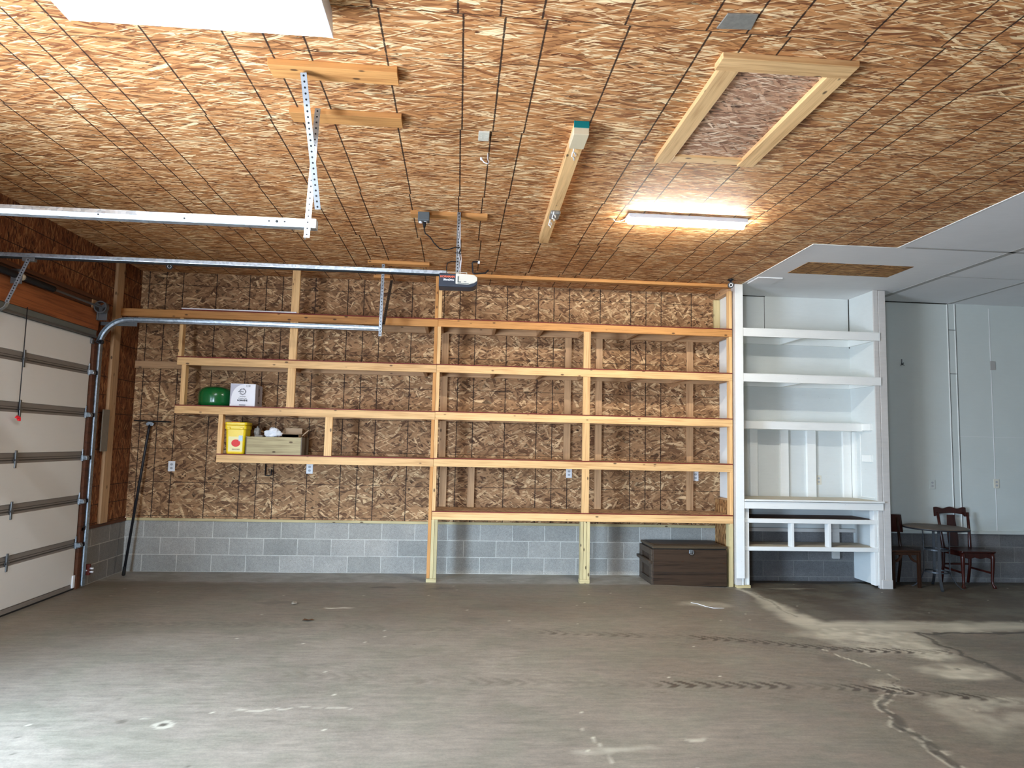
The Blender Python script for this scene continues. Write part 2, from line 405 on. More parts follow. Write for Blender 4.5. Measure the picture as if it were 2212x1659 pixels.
def make_floor():
    xs = np.concatenate([[-4.6, -4.2], np.arange(-4.0, 7.6, .02), [8.0, 9.0, 10.3]])
    ys = np.concatenate([[-11.8, -10.5, -9, -8, -7, -6.2], np.arange(-5.8, .02, .02), [.15]])
    X, Y = np.meshgrid(xs, ys)
    ss = lambda a, b, v: (lambda q: q*q*(3-2*q))(np.clip((v-a)/(b-a), 0, 1))
    Z = -.03*ss(2.3, 3.4, X) - .028*ss(3.3, 3.6, X)*ss(-.40, 0, Y)
    nx, ny = len(xs), len(ys)
    rng = np.random.default_rng(3)
    def field(cell, seed):          # smooth value noise
        r = np.random.default_rng(seed); gx = int(18/cell)+4; gy = int(16/cell)+4
        g = r.random((gy, gx)); fx = (X+5.5)/cell; fy = (Y+12.5)/cell
        ix, iy = fx.astype(int), fy.astype(int); tx, ty = fx-ix, fy-iy
        tx, ty = tx*tx*(3-2*tx), ty*ty*(3-2*ty)
        return (g[iy,ix]*(1-tx)+g[iy,ix+1]*tx)*(1-ty)+(g[iy+1,ix]*(1-tx)+g[iy+1,ix+1]*tx)*ty
    n1, n2, n3 = field(.9, 1), field(.22, 2), field(.06, 4)
    jx, jy = (field(.16, 5)-.5)*.10+(n3-.5)*.03, (field(.16, 6)-.5)*.10+(field(.06, 9)-.5)*.03
    def dist(pts):
        d = np.full(X.shape, 9.0)
        for (ax, ay), (bx, by) in zip(pts, pts[1:]):
            ex, ey = bx-ax, by-ay; q = np.clip(((X+jx-ax)*ex+(Y+jy-ay)*ey)/(ex*ex+ey*ey), 0, 1)
            d = np.minimum(d, np.hypot(X+jx-ax-q*ex, Y+jy-ay-q*ey))
        return d
    pale = np.zeros(X.shape); dark = np.zeros(X.shape); brown = np.zeros(X.shape); slab = np.zeros(X.shape)
    # joint of the older slab, swept with pale dust
    joint = [(3.40,-.60),(3.41,-1.24),(3.37,-1.86),(3.42,-2.30),(4.04,-2.35),(4.6,-2.33),(5.55,-2.29),(7.6,-2.2)]
    d = dist(joint); w = .05+.13*ss(-.7, -2.3, Y) - .03*ss(4.5, 6, X)
    pale = np.maximum(pale, .85*(1-ss(w*.35, w*1.5, d))*(.55+.6*n2))
    dark = np.maximum(dark, .5*(1-ss(.008, .022, dist([(3.43,-.62),(3.44,-1.3),(3.42,-2.0)])))*(n2 > .42))
    # spilled dust fans near the drain
    for cx, cy, rx, ry, a in ((3.75,-2.62,.65,.30,.8),(4.9,-2.42,.9,.10,.55),(3.6,-2.95,.35,.30,.5),(3.95,-3.05,.30,.42,.85),(3.9,-3.62,.34,.22,.7),(3.55,-4.22,.55,.12,.5),(3.25,-4.45,.18,.42,.38),(3.9,-4.5,.6,.10,.42),(3.1,-3.98,.14,.22,.5)):
        q = np.hypot((X+jx-cx)/rx, (Y+jy-cy)/ry); pale = np.maximum(pale, a*(1-ss(.45, 1.15, q+(n2-.5)*.6))*(.5+.7*n3))
    for cx, cy, rx, ry, a in ((2.65,-1.55,.35,.16,.45),(-1.1,-1.79,.14,.035,.8),(4.05,-.62,.35,.06,.35),(.9,-4.95,.28,.05,.4),(1.35,-4.8,.10,.03,.6)):
        q = np.hypot((X+jx-cx)/rx, (Y+jy-cy)/ry); pale = np.maximum(pale, a*(1-ss(.4, 1.1, q))*(.5+.7*n3))
    # clean concrete that used to stand under the bench
    clean = ss(-.64, -.54, Y+(n2-.5)*.06)*(1-ss(3.28, 3.36, X))
    # cracks
    crack = [(3.10,-3.04),(3.20,-3.35),(3.25,-3.58),(3.28,-3.77),(3.11,-3.98),(2.92,-4.15),(2.76,-4.40),(2.69,-4.70),(2.70,-4.95),(2.69,-5.30)]
    d = dist(crack); wide = .006+.022*ss(-3.9, -4.3, Y)
    dark = np.maximum(dark, .95*(1-ss(wide*.6, wide*1.4, d))*ss(-3.5, -3.9, Y)*(.6+.6*n3))
    pale = np.maximum(pale, .8*(1-ss(wide, wide*2.2, d))*(n3 > .5))
    for c2 in ([(.05,-5.35),(.35,-5.22),(.72,-5.30),(.95,-5.45)],[(.75,-4.7),(.85,-4.95),(.83,-5.2)],[(-1.3,-4.32),(-.6,-4.36)],[(-1.75,-4.45),(-1.6,-4.5)],[(3.4,-4.28),(3.55,-4.55),(3.7,-4.6)]):
        pale = np.maximum(pale, .5*(1-ss(.004, .014, dist(c2)))*(n3 > .42))
    # sunk trench frame at the far side of the slab
    dark = np.maximum(dark, .95*(1-ss(.016, .03, dist([(4.29,-2.55),(7.6,-2.5)]))))
    dark = np.maximum(dark, .8*(1-ss(.014, .03, dist([(4.28,-2.56),(4.21,-3.2),(4.2,-3.9)]))))
    trench = ss(4.27, 4.33, X+jx*.5)*(1-ss(-2.60, -2.54, Y))*ss(-4.1, -3.9, Y)
    brown = np.maximum(brown, trench*.55*(.6+.6*n1))
    dark = np.maximum(dark, trench*.32*(1-ss(.1, .4, dist([(4.3,-2.75),(4.9,-3.0),(4.7,-3.4)]))))
    # older, browner slab beyond the joint
    slab = ss(3.45, 3.60, X+jx)*ss(-2.22, -2.05, Y+jy)
    # grimy band where cars are parked
    brown = np.maximum(brown, 0.55*ss(-2.9, -1.9, Y+.5*(n1-.5))*(1-ss(-.8, -.55, Y+.1*(n2-.5)))*(.55+.7*n1))
    brown = np.maximum(brown, .5*ss(.2, 2.2, X+(n1-.5))*(.5+.8*n1))
    # tyre prints: chevron lugs
    tyre = np.zeros(X.shape)
    A = [(-3.4,-2.42),(-2.3,-2.38),(-1.1,-2.45),(.1,-2.56),(.9,-2.645),(2.08,-2.80),(2.83,-2.95),(3.38,-3.056),(3.9,-3.10),(4.2,-3.12)]
    B = [(-2.15,-3.63),(-1.2,-3.69),(-.23,-3.84),(1.03,-3.914),(1.96,-3.962),(2.98,-3.994),(3.45,-4.09),(3.85,-4.218)]
    for pts, pitch in ((A, .105), (B, .115)):
        px = np.array([p[0] for p in pts]); py = np.array([p[1] for p in pts])
        yc = np.interp(X, px, py); off = Y-yc; inside = (X > px[0]) & (X < px[-1])
        ph = ((X + np.abs(off+.02)*1.1 + jx*.3) / pitch) % 1
        lug = (1-ss(.30, .52, np.abs(ph-.5)*2*.9))*(1-ss(.055, .085, np.abs(off)))
        amt = (.25+.75*ss(-.5, 1.4, X))*(.25+.9*ss(.3, .62, n1*.5+n2*.5))
        tyre = np.maximum(tyre, inside*lug*amt)
        side = (np.abs(((X+off*2.2)/.19) % 1-.5) < .10)*(1-ss(.06, .12, np.abs(np.abs(off)-.20)))
        tyre = np.maximum(tyre, inside*side*.25*amt)
    # damp spots and small stains
    for cx, cy, rx, ry, a in ((-.77,-.84,.15,.04,.75),(-.1,-.89,.19,.035,.65),(-.12,-.80,.10,.02,.8),(-1.75,-1.58,.22,.07,.4),(-1.65,-.95,.10,.03,.35),(-2.0,-.92,.14,.02,.3),(.35,-1.75,.28,.16,.22),(.1,-2.2,.2,.12,.2),(3.0,-3.35,.16,.12,.35)):
        q = np.hypot((X+jx-cx)/rx, (Y+jy-cy)/ry); dark = np.maximum(dark, a*(1-ss(.6, 1.1, q)))
    for cx, cy, r, a in ((-1.607,-4.552,.026,1.0),(-1.27,-5.06,.012,.9),(-1.85,-4.5,.03,.7),(-2.2,-4.9,.012,.9),(-2.9,-5.1,.014,.9),(-2.05,-4.15,.012,.8),(-2.3,-4.7,.01,.8),(-.3,-3.0,.01,.7),(3.9,-3.55,.02,.8),(3.6,-3.3,.02,.6)):
        dark = np.maximum(dark, a*(1-ss(r*.6, r*1.2, np.hypot(X-cx+jx*.2, Y-cy))))
    pale = np.maximum(pale, .4*((np.abs(np.hypot(X+1.607, Y+4.552)-.042) < .014)))
    spk = rng.random(X.shape); pale = np.maximum(pale, (spk > .9994)*.9)
    co = np.stack([X, Y, Z], -1).reshape(-1, 3)
    idx = np.arange(nx*ny).reshape(ny, nx)
    fc = np.stack([idx[:-1,:-1], idx[:-1,1:], idx[1:,1:], idx[1:,:-1]], -1).reshape(-1, 4)
    me = bpy.data.meshes.new('floor')
    me.vertices.add(len(co)); me.vertices.foreach_set('co', co.ravel().astype(np.float32))
    me.loops.add(fc.size); me.loops.foreach_set('vertex_index', fc.ravel().astype(np.int32))
    me.polygons.add(len(fc)); me.polygons.foreach_set('loop_start', (np.arange(len(fc))*4).astype(np.int32))
    me.polygons.foreach_set('use_smooth', np.ones(len(fc), bool))
    me.update(calc_edges=True); me.validate()
    for nm, arrs in (('wear', (pale, dark, brown, tyre)), ('zone', (slab, clean, n1, n2))):
        a = me.color_attributes.new(nm, 'FLOAT_COLOR', 'POINT')
        a.data.foreach_set('color', np.stack(arrs, -1).reshape(-1).astype(np.float32))
    t = NT('concrete_slab', .62, 0, .35); ob = t.obj()
    at = t.node('ShaderNodeAttribute', attribute_name='wear'); zo = t.node('ShaderNodeAttribute', attribute_name='zone')
    w = t.node('ShaderNodeSeparateColor'); t.l.new(at.outputs['Color'], w.inputs[0]); tyre_ = at.outputs['Alpha']
    z = t.node('ShaderNodeSeparateColor'); t.l.new(zo.outputs['Color'], z.inputs[0])
    big = t.noise(ob, 1.1, 4, .6); med = t.noise(t.mapp(ob, (3, 11, 3), (0,0,.12)), 1, 4, .65); fine = t.noise(ob, 120, 3, .7)
    swirl = t.noise(t.mapp(ob, (2.2, 16, 2), (0,0,-.15)), 1, 5, .7, 1.5)
    c = t.ramp(big, [(.25, srgb(124,116,104)), (.5, srgb(138,129,116)), (.75, srgb(148,139,125))])
    c = t.mix(t.math('MULTIPLY', w.outputs[2], t.math('MULTIPLY_ADD', med, 1.1, .25, clamp=True)), c, srgb(106,92,76))
    c = t.mix(t.math('MULTIPLY', z.outputs[0], .92), c, srgb(88,77,64))
    c = t.mix(t.math('MULTIPLY', z.outputs[1], .80), c, srgb(168,167,161))
    mid_ = t.noise(t.mapp(ob, (9, 22, 9), (0,0,.1)), 1, 4, .7); grit = t.noise(ob, 55, 4, .75)
    k = t.math('ADD', t.math('MULTIPLY_ADD', med, .46, .30), t.math('ADD', t.math('MULTIPLY_ADD', fine, .26, .0), t.math('MULTIPLY_ADD', swirl, .62, -.18)))
    k = t.math('ADD', k, t.math('ADD', t.math('MULTIPLY_ADD', mid_, .60, -.30), t.math('MULTIPLY_ADD', grit, .50, -.25)))
    c = t.mix(t.sstep(t.noise(ob, 2.6, 3), .42, .62, 0.0, .45), c, srgb(122,120,104))
    c = t.mix(1.0, c, t.comb(k, k, k), 'MULTIPLY')
    c = t.mix(t.math('MULTIPLY', w.outputs[0], t.math('MULTIPLY_ADD', med, .9, .35), clamp=True), c, srgb(204,198,178))
    c = t.mix(t.math('MULTIPLY', tyre_, 1.0, clamp=True), c, srgb(70,60,50))
    c = t.mix(t.math('MULTIPLY', w.outputs[1], .85, clamp=True), c, srgb(58,52,44))
    t.put(t.p.inputs['Roughness'], t.math('MULTIPLY_ADD', med, .25, .42))
    t.bump(t.math('ADD', t.math('MULTIPLY', fine, .5), med), .08, .004)
    t.col(c)
    me.materials.append(t.m)
    o = bpy.data.objects.new('floor', me); COL.objects.link(o)
    return tag(o, 'worn grey concrete garage floor with tyre prints and a cracked older slab', 'floor', kind='structure')
make_floor()

def S(o, label=None, cat=None): return tag(o, label, cat, kind='structure')

# ceilings: strand board, and the white painted part over the right hand bay (L-shaped)
b = MB()
b.box(-4.2, 3.46, YF-.2, .2, H, H+.12); b.box(3.46, 4.335, YF-.2, -2.325, H, H+.12)
S(b.build('ceiling', M['osb_ceiling']), 'raw strand board ceiling with dark nail lines', 'ceiling')
b = MB(); b.box(3.46, XR+.2, -2.325, .2, H-.002, H+.12); b.box(4.335, XR+.2, YF-.2, -2.325, H-.002, H+.12)
wc = S(b.build('ceiling.001', M['white_ceiling']), 'white painted ceiling over the bay with the table and chairs', 'ceiling')
b = MB(); b.box(3.745, 4.95, -1.69, -1.22, H-.006, H-.001)
S(b.build('unpainted_panel', M['osb_patch'], wc), 'unpainted strand board rectangle')
b = MB()
b.box(5.50, 5.57, -6, -.02, H-.006, H-.001); b.box(4.40, 9, -2.37, -2.335, H-.006, H-.001)
b.box(6.61, 6.66, -4, 0, H-.005, H-.001); b.box(5.5, 9, -1.36, -1.35, H-.005, H-.001)
S(b.build('seam', M['seam_dark'], wc), 'grey filled seams')
b = MB(); b.box(3.50, 3.80, -.99, -.675, H-.016, H-.001)
S(b.build('cover_plate', M['white_ceiling'], wc, .003))
b = MB()
b.beam((3.462,-.6,H-.004), (3.462,-2.33,H-.004), .008, .006); b.beam((3.46,-2.325,H-.004), (4.335,-2.325,H-.004), .008, .006); b.beam((4.335,-2.325,H-.004), (4.335,-9,H-.004), .009, .006)
S(b.build('paint_edge', M['caulk'], wc))

# back wall
b = MB(); b.box(-4.2, 3.41, 0, .15, .637, H)
wb = S(b.build('wall_back', M['osb_wall']), 'strand board back wall behind the shelves with a printed line grid', 'wall')
b = MB(); b.box(-4.2, 3.41, -.004, .15, -.1, .605); S(b.build('block_base', M['block_back'], wb), 'grey concrete block base')
b = MB(); b.box(-3.97, 3.36, -.02, .1, .605, .637); S(b.build('sill_plate', M['treated_x'], wb, .003), 'greenish treated sill plate')
b = MB(); b.box(3.41, XR+.2, 0, .15, .58, H)
ww = S(b.build('wall_back.001', M['white_wall']), 'white painted back wall behind the table and chairs', 'wall')
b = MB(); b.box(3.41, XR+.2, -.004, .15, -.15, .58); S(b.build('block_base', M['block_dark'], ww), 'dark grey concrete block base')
b = MB(); b.box(5.34, XR, -.03, .02, .572, .612); S(b.build('sill_plate', M['white_wall'], ww, .004))
b = MB()
b.box(6.592, 6.604, -.006, .01, .62, H-.01); b.box(6.70, 6.712, -.006, .01, .62, H-.01)
S(b.build('caulk_line', M['caulk'], ww))
b = MB(); b.box(6.604, 6.609, -.007, .01, .62, H-.01); b.box(6.712, 6.718, -.007, .01, .62, H-.01); b.box(6.61, 6.71, -.007, .01, 3.30, 3.306); b.box(6.61, 6.71, -.007, .01, 2.70, 2.706); b.box(5.34, 6.6, -.008, .01, H-.014, H)
S(b.build('open_joint', M['seam_black'], ww))
b = MB(); b.box(7.20, 7.207, -.004, .01, .62, H-.05); b.box(6.72, 8.5, -.003, .01, 1.86, 1.863)
S(b.build('sheet_joint', M['white_ceiling'], ww))

# left wall with the garage door opening and a second, open doorway nearer the camera
D1a, D1b, D1t = -4.62, -1.02, 2.752
D2a, D2b, D2t = -7.15, -5.15, 2.35
b = MB(); T = -4.2
b.box(T, XL, D1b, .15, .637, H); b.box(T, XL, D1a, D1b, D1t, H)
b.box(T, XL, D2b, D1a, .637, H); b.box(T, XL, D2a, D2b, D2t, H); b.box(T, XL, YF-.2, D2a, .637, H)
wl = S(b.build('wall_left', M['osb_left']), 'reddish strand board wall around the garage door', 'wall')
b = MB()
for y0, y1 in ((D1b+.01, .0), (D2b, D1a), (YF-.2, D2a)): b.box(T, XL+.004, y0, y1, -.1, .60)
S(b.build('block_base', M['block_left'], wl), 'grey concrete block base')
b = MB()
for y0, y1 in ((D1b+.01, .0), (D2b, D1a), (YF-.2, D2a)): b.box(T, XL+.02, y0, y1, .60, .637)
S(b.build('sill_plate', M['darkwood'], wl, .003))
b = MB()
b.box(XL, XL+.03, D1a-.1, -1.0, 2.752, 2.975)
S(b.build('header_panel', M['plywood'], wl, .002), 'orange brown plywood header')
b = MB(); b.box(XL, XL+.045, D1a-.15, -.95, 3.07, 3.11); b.box(XL, XL+.02, D1a-.15, -.98, 2.975, 3.07)
S(b.build('header_board', M['darkwood'], wl, .003), 'dark brown header board')
b = MB(); b.box(XL, XL+.028, -1.15, -1.0, 2.76, 3.07); b.box(XL, XL+.035, D1a-.09, D1a, 0, 3.0)
S(b.build('jamb_block', M['stud_z'], wl, .003))
b = MB(); b.box(XL-.05, XL+.02, -1.03, -.955, .0, 2.62)
S(b.build('jamb', M['darkwood'], wl, .003))
b = MB(); b.box(T,XL-.066,D1a-.01,D1a+.06,-.1,D1t+.01); b.box(T,XL-.066,D1b-.06,D1b+.01,-.1,D1t+.01); b.box(T,XL-.066,D1a,D1b,2.69,D1t+.01); b.box(T,XL-.07,D1a,D1b,-.15,.0)  # unseen boxes, added outside to stop daylight leaking round the door
S(b.build('door_light_block', M['darkwood'], wl))
b = MB()
b.box(XL-.22, XL+.02, D2b, D2b+.09, 0, D2t+.09); b.box(XL-.22, XL+.02, D2a-.09, D2a, 0, D2t+.09); b.box(XL-.22, XL+.02, D2a, D2b, D2t, D2t+.09)
S(b.build('doorway_frame', M['white_paint'], wl, .004))
S(MB().box(XR, XR+.2, YF-.2, .2, -.2, H+.1).build('wall_right', M['white_wall']), 'white painted wall at the far end of the bay', 'wall')
G0, G1, GT = -2.75, -1.75, 2.1      # unseen opening, added behind the camera to let in frontal fill light
S(MB().box(-4.2, G0, YF-.2, YF, -.2, H+.1).box(G1, XR+.2, YF-.2, YF, -.2, H+.1).box(G0, G1, YF-.2, YF, GT, H+.1).build('wall_front', M['osb_wall']), 'strand board wall facing the shelves', 'wall')

# ------------------------------------------------------------------ garage door
door = thing('door_1', (XL, -2.82, 0), 'white sectional garage door with grey horizontal rails', 'garage door', kind='structure')
SH = .4583
for i in range(6):
    z0 = i*SH + (.012 if i == 0 else .002); z1 = (i+1)*SH-.002
    s = MB().box(XL-.06, XL-.012, D1a+.005, D1b-.005, z0, z1).build('door_section', M['door_steel'], door, .003)
    MB().box(XL-.02, XL-.002, D1a+.02, D1b-.03, z0+.066 if i else z0+.05, z1-.024 if i < 5 else z1-.01).build('insulation_panel', M['door_panel'], s, .003)
    if i:
        MB().box(XL-.014, XL-.008, D1a+.01, D1b-.01, z0-.006, z0+.004).box(XL-.014, XL-.0095, D1a+.01, D1b-.01, z0+.018, z0+.023).build('rail_groove', M['door_steel_dark'], s)
MB().box(XL-.055, XL-.004, D1a+.005, D1b-.01, .0, .05).build('bottom_seal', M['door_steel'], door, .004)
MB().box(XL-.05, XL-.0, D1a+.005, D1b-.01, -.004, .014).build('rubber_strip', M['black_rubber'], door, .004)
st = MB().box(XL-.012, XL+.028, D1a+.03, D1b+.0, 2.665, 2.75).build('strut', M['strut'], door, .006)
MB().box(XL+.0, XL+.036, D1a+.03, D1b+.0, 2.665, 2.690).build('lip', M['galv_dark'], st, .003)
for i in range(1, 6):
    z = i*SH
    for y in (-2.165, -3.46):
        h = MB().box(XL-.008, XL+.008, y-.013, y+.013, z-.07, z+.09).box(XL-.005, XL+.016, y-.026, y+.02, z-.006, z+.012).build('hinge', M['galv_dark'], door, .003)
        MB().cyl((XL+.010, y-.03, z+.003), (XL+.010, y+.024, z+.003), .006, 8).build('hinge_pin', M['black'], h)
    rb = MB().box(XL-.01, XL+.012, D1b-.055, D1b-.012, z-.035, z+.03).box(XL-.006, XL+.006, D1b-.05, D1b-.03, z+.03, z+.095).prism([(-.028,-.022),(.028,-.022),(.034,.0),(.02,.024),(-.02,.024)], .05, mtx((XL+.02, D1b-.045, z), (1,0,0), (0,0,1), (0,1,0))).build('roller_bracket', M['galv'], door, .003)
    MB().cyl((XL+.028, D1b-.02, z+.0), (XL+.028, D1b+.075, z+.0), .006, 10).cyl((XL+.028, D1b+.055, z), (XL+.028, D1b+.085, z), .021, 16).build('roller', M['black'], rb)
rb = MB().box(XL-.01, XL+.02, D1b-.06, D1b-.015, 2.60, 2.655).build('top_bracket', M['galv_dark'], door, .003)
MB().cyl((XL+.05, D1b-.05, 2.625), (XL+.05, D1b+.075, 2.635), .008, 10).cyl((XL+.05, D1b+.045, 2.635), (XL+.05, D1b+.085, 2.635), .024, 16).build('roller', M['black'], rb)
MB().box(XL-.01, XL+.012, D1b-.06, D1b-.02, .02, .15).build('bottom_bracket', M['white_plastic'], door, .004)

# galvanised door tracks
def track(y, sgn):
    """curved channel: vertical leg, quarter bend, horizontal run; lips towards the door"""
    R = .30; zt = 2.89; x0 = XL+.028
    path = [(x0, .02), (x0, .8), (x0, 1.6), (x0, zt-R)]
    for k in range(1, 13):
        a = PI/2*k/12; path.append((x0+R-R*math.cos(a), zt-R+R*math.sin(a)))
    path += [(-2.6, zt+.003), (-1.7, zt+.0), (-.905, zt)]
    # profile in (n, y): n along the bend normal
    prof = [(-.026,-.5),(-.026,.5),(.0,.62),(.026,.5),(.026,-.5),(.021,-.5),(.021,.42),(.0,.5),(-.021,.42),(-.021,-.5)]
    bm = MB(); rings = []
    for i, (px, pz) in enumerate(path):
        a = path[max(0, i-1)]; c = path[min(len(path)-1, i+1)]
        tx, tz = c[0]-a[0], c[1]-a[1]; L = math.hypot(tx, tz); nx_, nz_ = -tz/L, tx/L
        rings.append([bm.bm.verts.new((px+n*nx_, y+sgn*q*.05, pz+n*nz_)) for n, q in prof])
    n = len(prof)
    for A, B in zip(rings, rings[1:]):
        for k in range(n): bm.bm.faces.new((A[k], A[(k+1)%n], B[(k+1)%n], B[k]))
    bm.bm.faces.new(rings[0]); bm.bm.faces.new(rings[-1][::-1])
    return bm
def strap(a, b, side, holes=22, w=.034):
    """perforated angle iron from a to b: flange facing the camera and flange facing side"""
    a, b = Vector(a), Vector(b); d = (b-a).normalized(); s = Vector((side,0,0))
    s = (s - d*s.dot(d)).normalized(); yv = d.cross(s); yv = yv if yv.y < 0 else -yv
    bm = MB(); L = (b-a).length
    def bx(s0, s1, y0, y1, l0, l1, mi=0): bm.box(l0, l1, s0, s1, y0, y1, Matrix(((d.x,s.x,-yv.x,a.x),(d.y,s.y,-yv.y,a.y),(d.z,s.z,-yv.z,a.z),(0,0,0,1))), mi)
    bx(0, w, -.0015, .0015, 0, L); bx(0, .003, 0, w, 0, L)
    for k in range(holes):
        l = L*(k+.5)/holes
        c = a + d*l + s*(w*.5) + yv*.0018
        bm.tube([c, c+yv*.0008], .0058, 8, mi=1)
    return bm
tr = thing('garage_door_track', (XL, -.95, 0), 'curved galvanised door track running past the shelves', 'door track')
track(-.95, 1).build('track_channel', M['galv'], tr)
strap((-.918,-.985,H-.04), (-.925,-.985,2.80), 1).build('hanger_strap', [M['galv'], M['hole']], tr)
strap((-.90,-.20,H-.04), (-.895,-.95,2.94), 1, 24).build('brace_strap', [M['galv_dark'], M['hole']], tr)
MB().box(-.93, -.89, -.985, -.915, 2.862, 2.915).build('end_bracket', M['galv'], tr, .002)
MB().box(XL, XL+.40, -.925, -.920, 2.825, 2.865).build('flag_bracket', M['galv_dark'], tr, .001)
for z in (.25, 1.0, 1.7, 2.35): MB().box(XL+.0, XL+.05, -.925, -.918, z-.06, z+.03).build('wall_bracket', M['galv'], tr, .001)
for z in (.62, .64, .66, .69, 2.27): MB().cyl((XL+.028,-.981,z), (XL+.028,-.983,z), .004 if z != .64 else .009, 8).build('bolt_hole', M['hole'], tr)
t2 = thing('garage_door_track.001', (XL, -4.68, 0), 'straight looking galvanised door track hung under the bright ceiling, nearest the camera', 'door track')
track(-4.66, -1).build('track_channel', M['galv'], t2)
MB().box(-1.55, -.905, -4.69, -4.684, 2.866, 2.914).build('splice_plate', M['galv'], t2, .001)
for x, z, r in ((-1.14,2.892,.006),(-1.05,2.892,.006),(-1.095,2.892,.009),(-1.62,2.884,.005),(-2.1,2.884,.005)): MB().cyl((x,-4.692,z),(x,-4.690,z),r,8).build('bolt_hole', M['hole'], t2)
strap((-.925,-4.62,H-.04), (-.935,-4.70,2.80), 1).build('hanger_strap', [M['galv'], M['hole']], t2)
strap((-.915,-5.05,H-.055), (-.865,-4.76,2.95), 1, 24).build('brace_strap', [M['galv_dark'], M['hole']], t2)
MB().box(-.92, -.87, -4.69, -4.63, 2.862, 2.918).build('end_bracket', M['galv'], t2, .002)

# torsion spring above the door
ts = thing('torsion_spring', (XL+.09, -2.8, 2.99), 'black torsion spring on a steel shaft above the garage door', 'spring')
MB().cyl((XL+.105,-4.6,2.99), (XL+.105,-1.0,2.99), .0125, 14).build('shaft', M['galv_dark'], ts)
def spring(y0, y1):
    bm = MB(); n = int(abs(y1-y0)/.0105); pts = []
    prof = []
    for k in range(n+1):
        y = y0+(y1-y0)*k/n; prof += [(.026, y), (.030, y+(y1-y0)/n*.5)]
    rings = []
    for r, y in prof: rings.append([bm.bm.verts.new((XL+.105+r*math.cos(2*PI*q/16), y, 2.99+r*math.sin(2*PI*q/16))) for q in range(16)])
    for A, B in zip(rings, rings[1:]):
        for q in range(16):
            f = bm.bm.faces.new((A[q], A[(q+1)%16], B[(q+1)%16], B[q])); f.smooth = True
    bm.bm.faces.new(rings[0]); bm.bm.faces.new(rings[-1])
    return bm
spring(-2.44, -2.0).build('coil', M['black'], ts); spring(-3.1, -2.56).build('coil', M['black'], ts)
MB().lathe([(0,-.05),(.028,-.05),(.034,-.02),(.036,.0),(.022,.05),(.014,.05)], n=20).build('winding_cone', M['cream_plastic'], ts, base=(0,0,0))
ch = [c for c in ts.children if c.name.startswith('winding')][0]; ch.rotation_euler = (PI/2,0,0); ch.location = Vector((XL+.105,-2.5,2.99))-ts.location
dr = MB()
def ring_y(bm, y0, y1, ro, ri, n=28, c=(XL+.105, 2.99)):
    v = [[bm.bm.verts.new((c[0]+r*math.cos(2*PI*k/n), y, c[1]+r*math.sin(2*PI*k/n))) for k in range(n)] for r, y in ((ro,y0),(ro,y1),(ri,y1),(ri,y0))]
    for a in range(4):
        A, B = v[a], v[(a+1)%4]
        for k in range(n): bm.bm.faces.new((A[k], A[(k+1)%n], B[(k+1)%n], B[k]))
ring_y(dr, -1.14, -1.085, .067, .055)
for k in range(3):
    a = 2*PI*k/3+.5; dr.beam((XL+.105, -1.108, 2.99), (XL+.105+.058*math.cos(a), -1.115, 2.99+.058*math.sin(a)), .035, .018, (0,1,0))
dr.build('cable_drum', M['galv_dark'], ts)
MB().box(XL+.05, XL+.14, -1.06, -1.045, 2.86, 3.0).box(XL+.032, XL+.045, -1.06, -1.0, 2.86, 3.0).build('end_plate', M['galv_dark'], ts, .002)
MB().box(XL+.045, XL+.14, -2.52, -2.51, 2.92, 3.05).build('center_plate', M['galv_dark'], ts, .002)

# garage door opener
OY = -2.80
op = thing('garage_door_opener', (-.04, OY, 3.02), 'dark blue and cream garage door opener motor hung from the ceiling', 'door opener')
MB().box(XL+.05, -.14, OY-.022, OY+.022, 3.083, 3.118).build('rail', M['galv'], op, .004)
MB().box(XL+.06, -.16, OY-.015, OY+.015, 3.072, 3.082).build('rail_slot', M['hole'], op)
pts = [(-.203,0),(-.203,.012),(-.195,.118),(-.06,.118),(-.06,.0)]
body = MB()
out = []
for k in range(9): a = PI/2*k/8; out.append((.055+.075*math.sin(a), .045-.045*math.cos(a)))
body.prism([(-.203,0)]+out+[(.13,.06),(.13,.09),(.10,.112),(-.195,.118),(-.203,.11)], .17, mtx((-.0, OY+.085, 2.962), (1,0,0), (0,0,1), (0,-1,0)))
body.build('motor_housing', M['navy'], op, .006)
MB().prism([(-.058,.024),(.05,.022),(.10,.036),(.127,.056),(.127,.088),(.10,.108),(-.058,.118)], .012, mtx((0, OY-.083, 2.962), (1,0,0), (0,0,1), (0,-1,0))).build('lamp_lens', M['lens'], op, .005)
MB().box(-.042,-.034,OY-.0985,OY-.094,2.998,3.052).box(-.034,-.012,OY-.0985,OY-.094,2.998,3.006).box(-.04,.055,OY-.0985,OY-.094,2.988,2.993).box(.012,.034,OY-.0985,OY-.094,3.004,3.008).build('lens_groove', M['grey_box'], op)
MB().box(-.14,.05,OY-.03,OY+.03,3.079,3.086).box(-.135,-.125,OY-.035,OY-.028,3.08,3.105).box(.03,.04,OY-.035,OY-.028,3.08,3.10).box(-.135,.04,OY-.034,OY-.03,3.098,3.105).build('mounting_bracket', M['cream_plastic'], op, .002)
text('lettering', 'HORMANN', .0245, (-.192, OY-.0862, 3.040), (PI/2,0,0), M['orange'], op, 1.0, .0006)
text('lettering', 'SilentDrive', .0215, (-.165, OY-.0862, 3.014), (PI/2,0,0), M['print_white'], op, .95, .0006, shear=.25)
strap((-.062,-2.78,H-.012), (-.062,-2.79,3.08), 1, 20, .032).build('hanger_strap', [M['galv'], M['hole']], op)
b = MB(); b.tube([(-.035,-2.80,3.55),(-.045,-2.80,3.45),(-.03,-2.80,3.35),(-.045,-2.80,3.28),(-.02,-2.80,3.2),(-.035,-2.80,3.09)], .0022, 6)
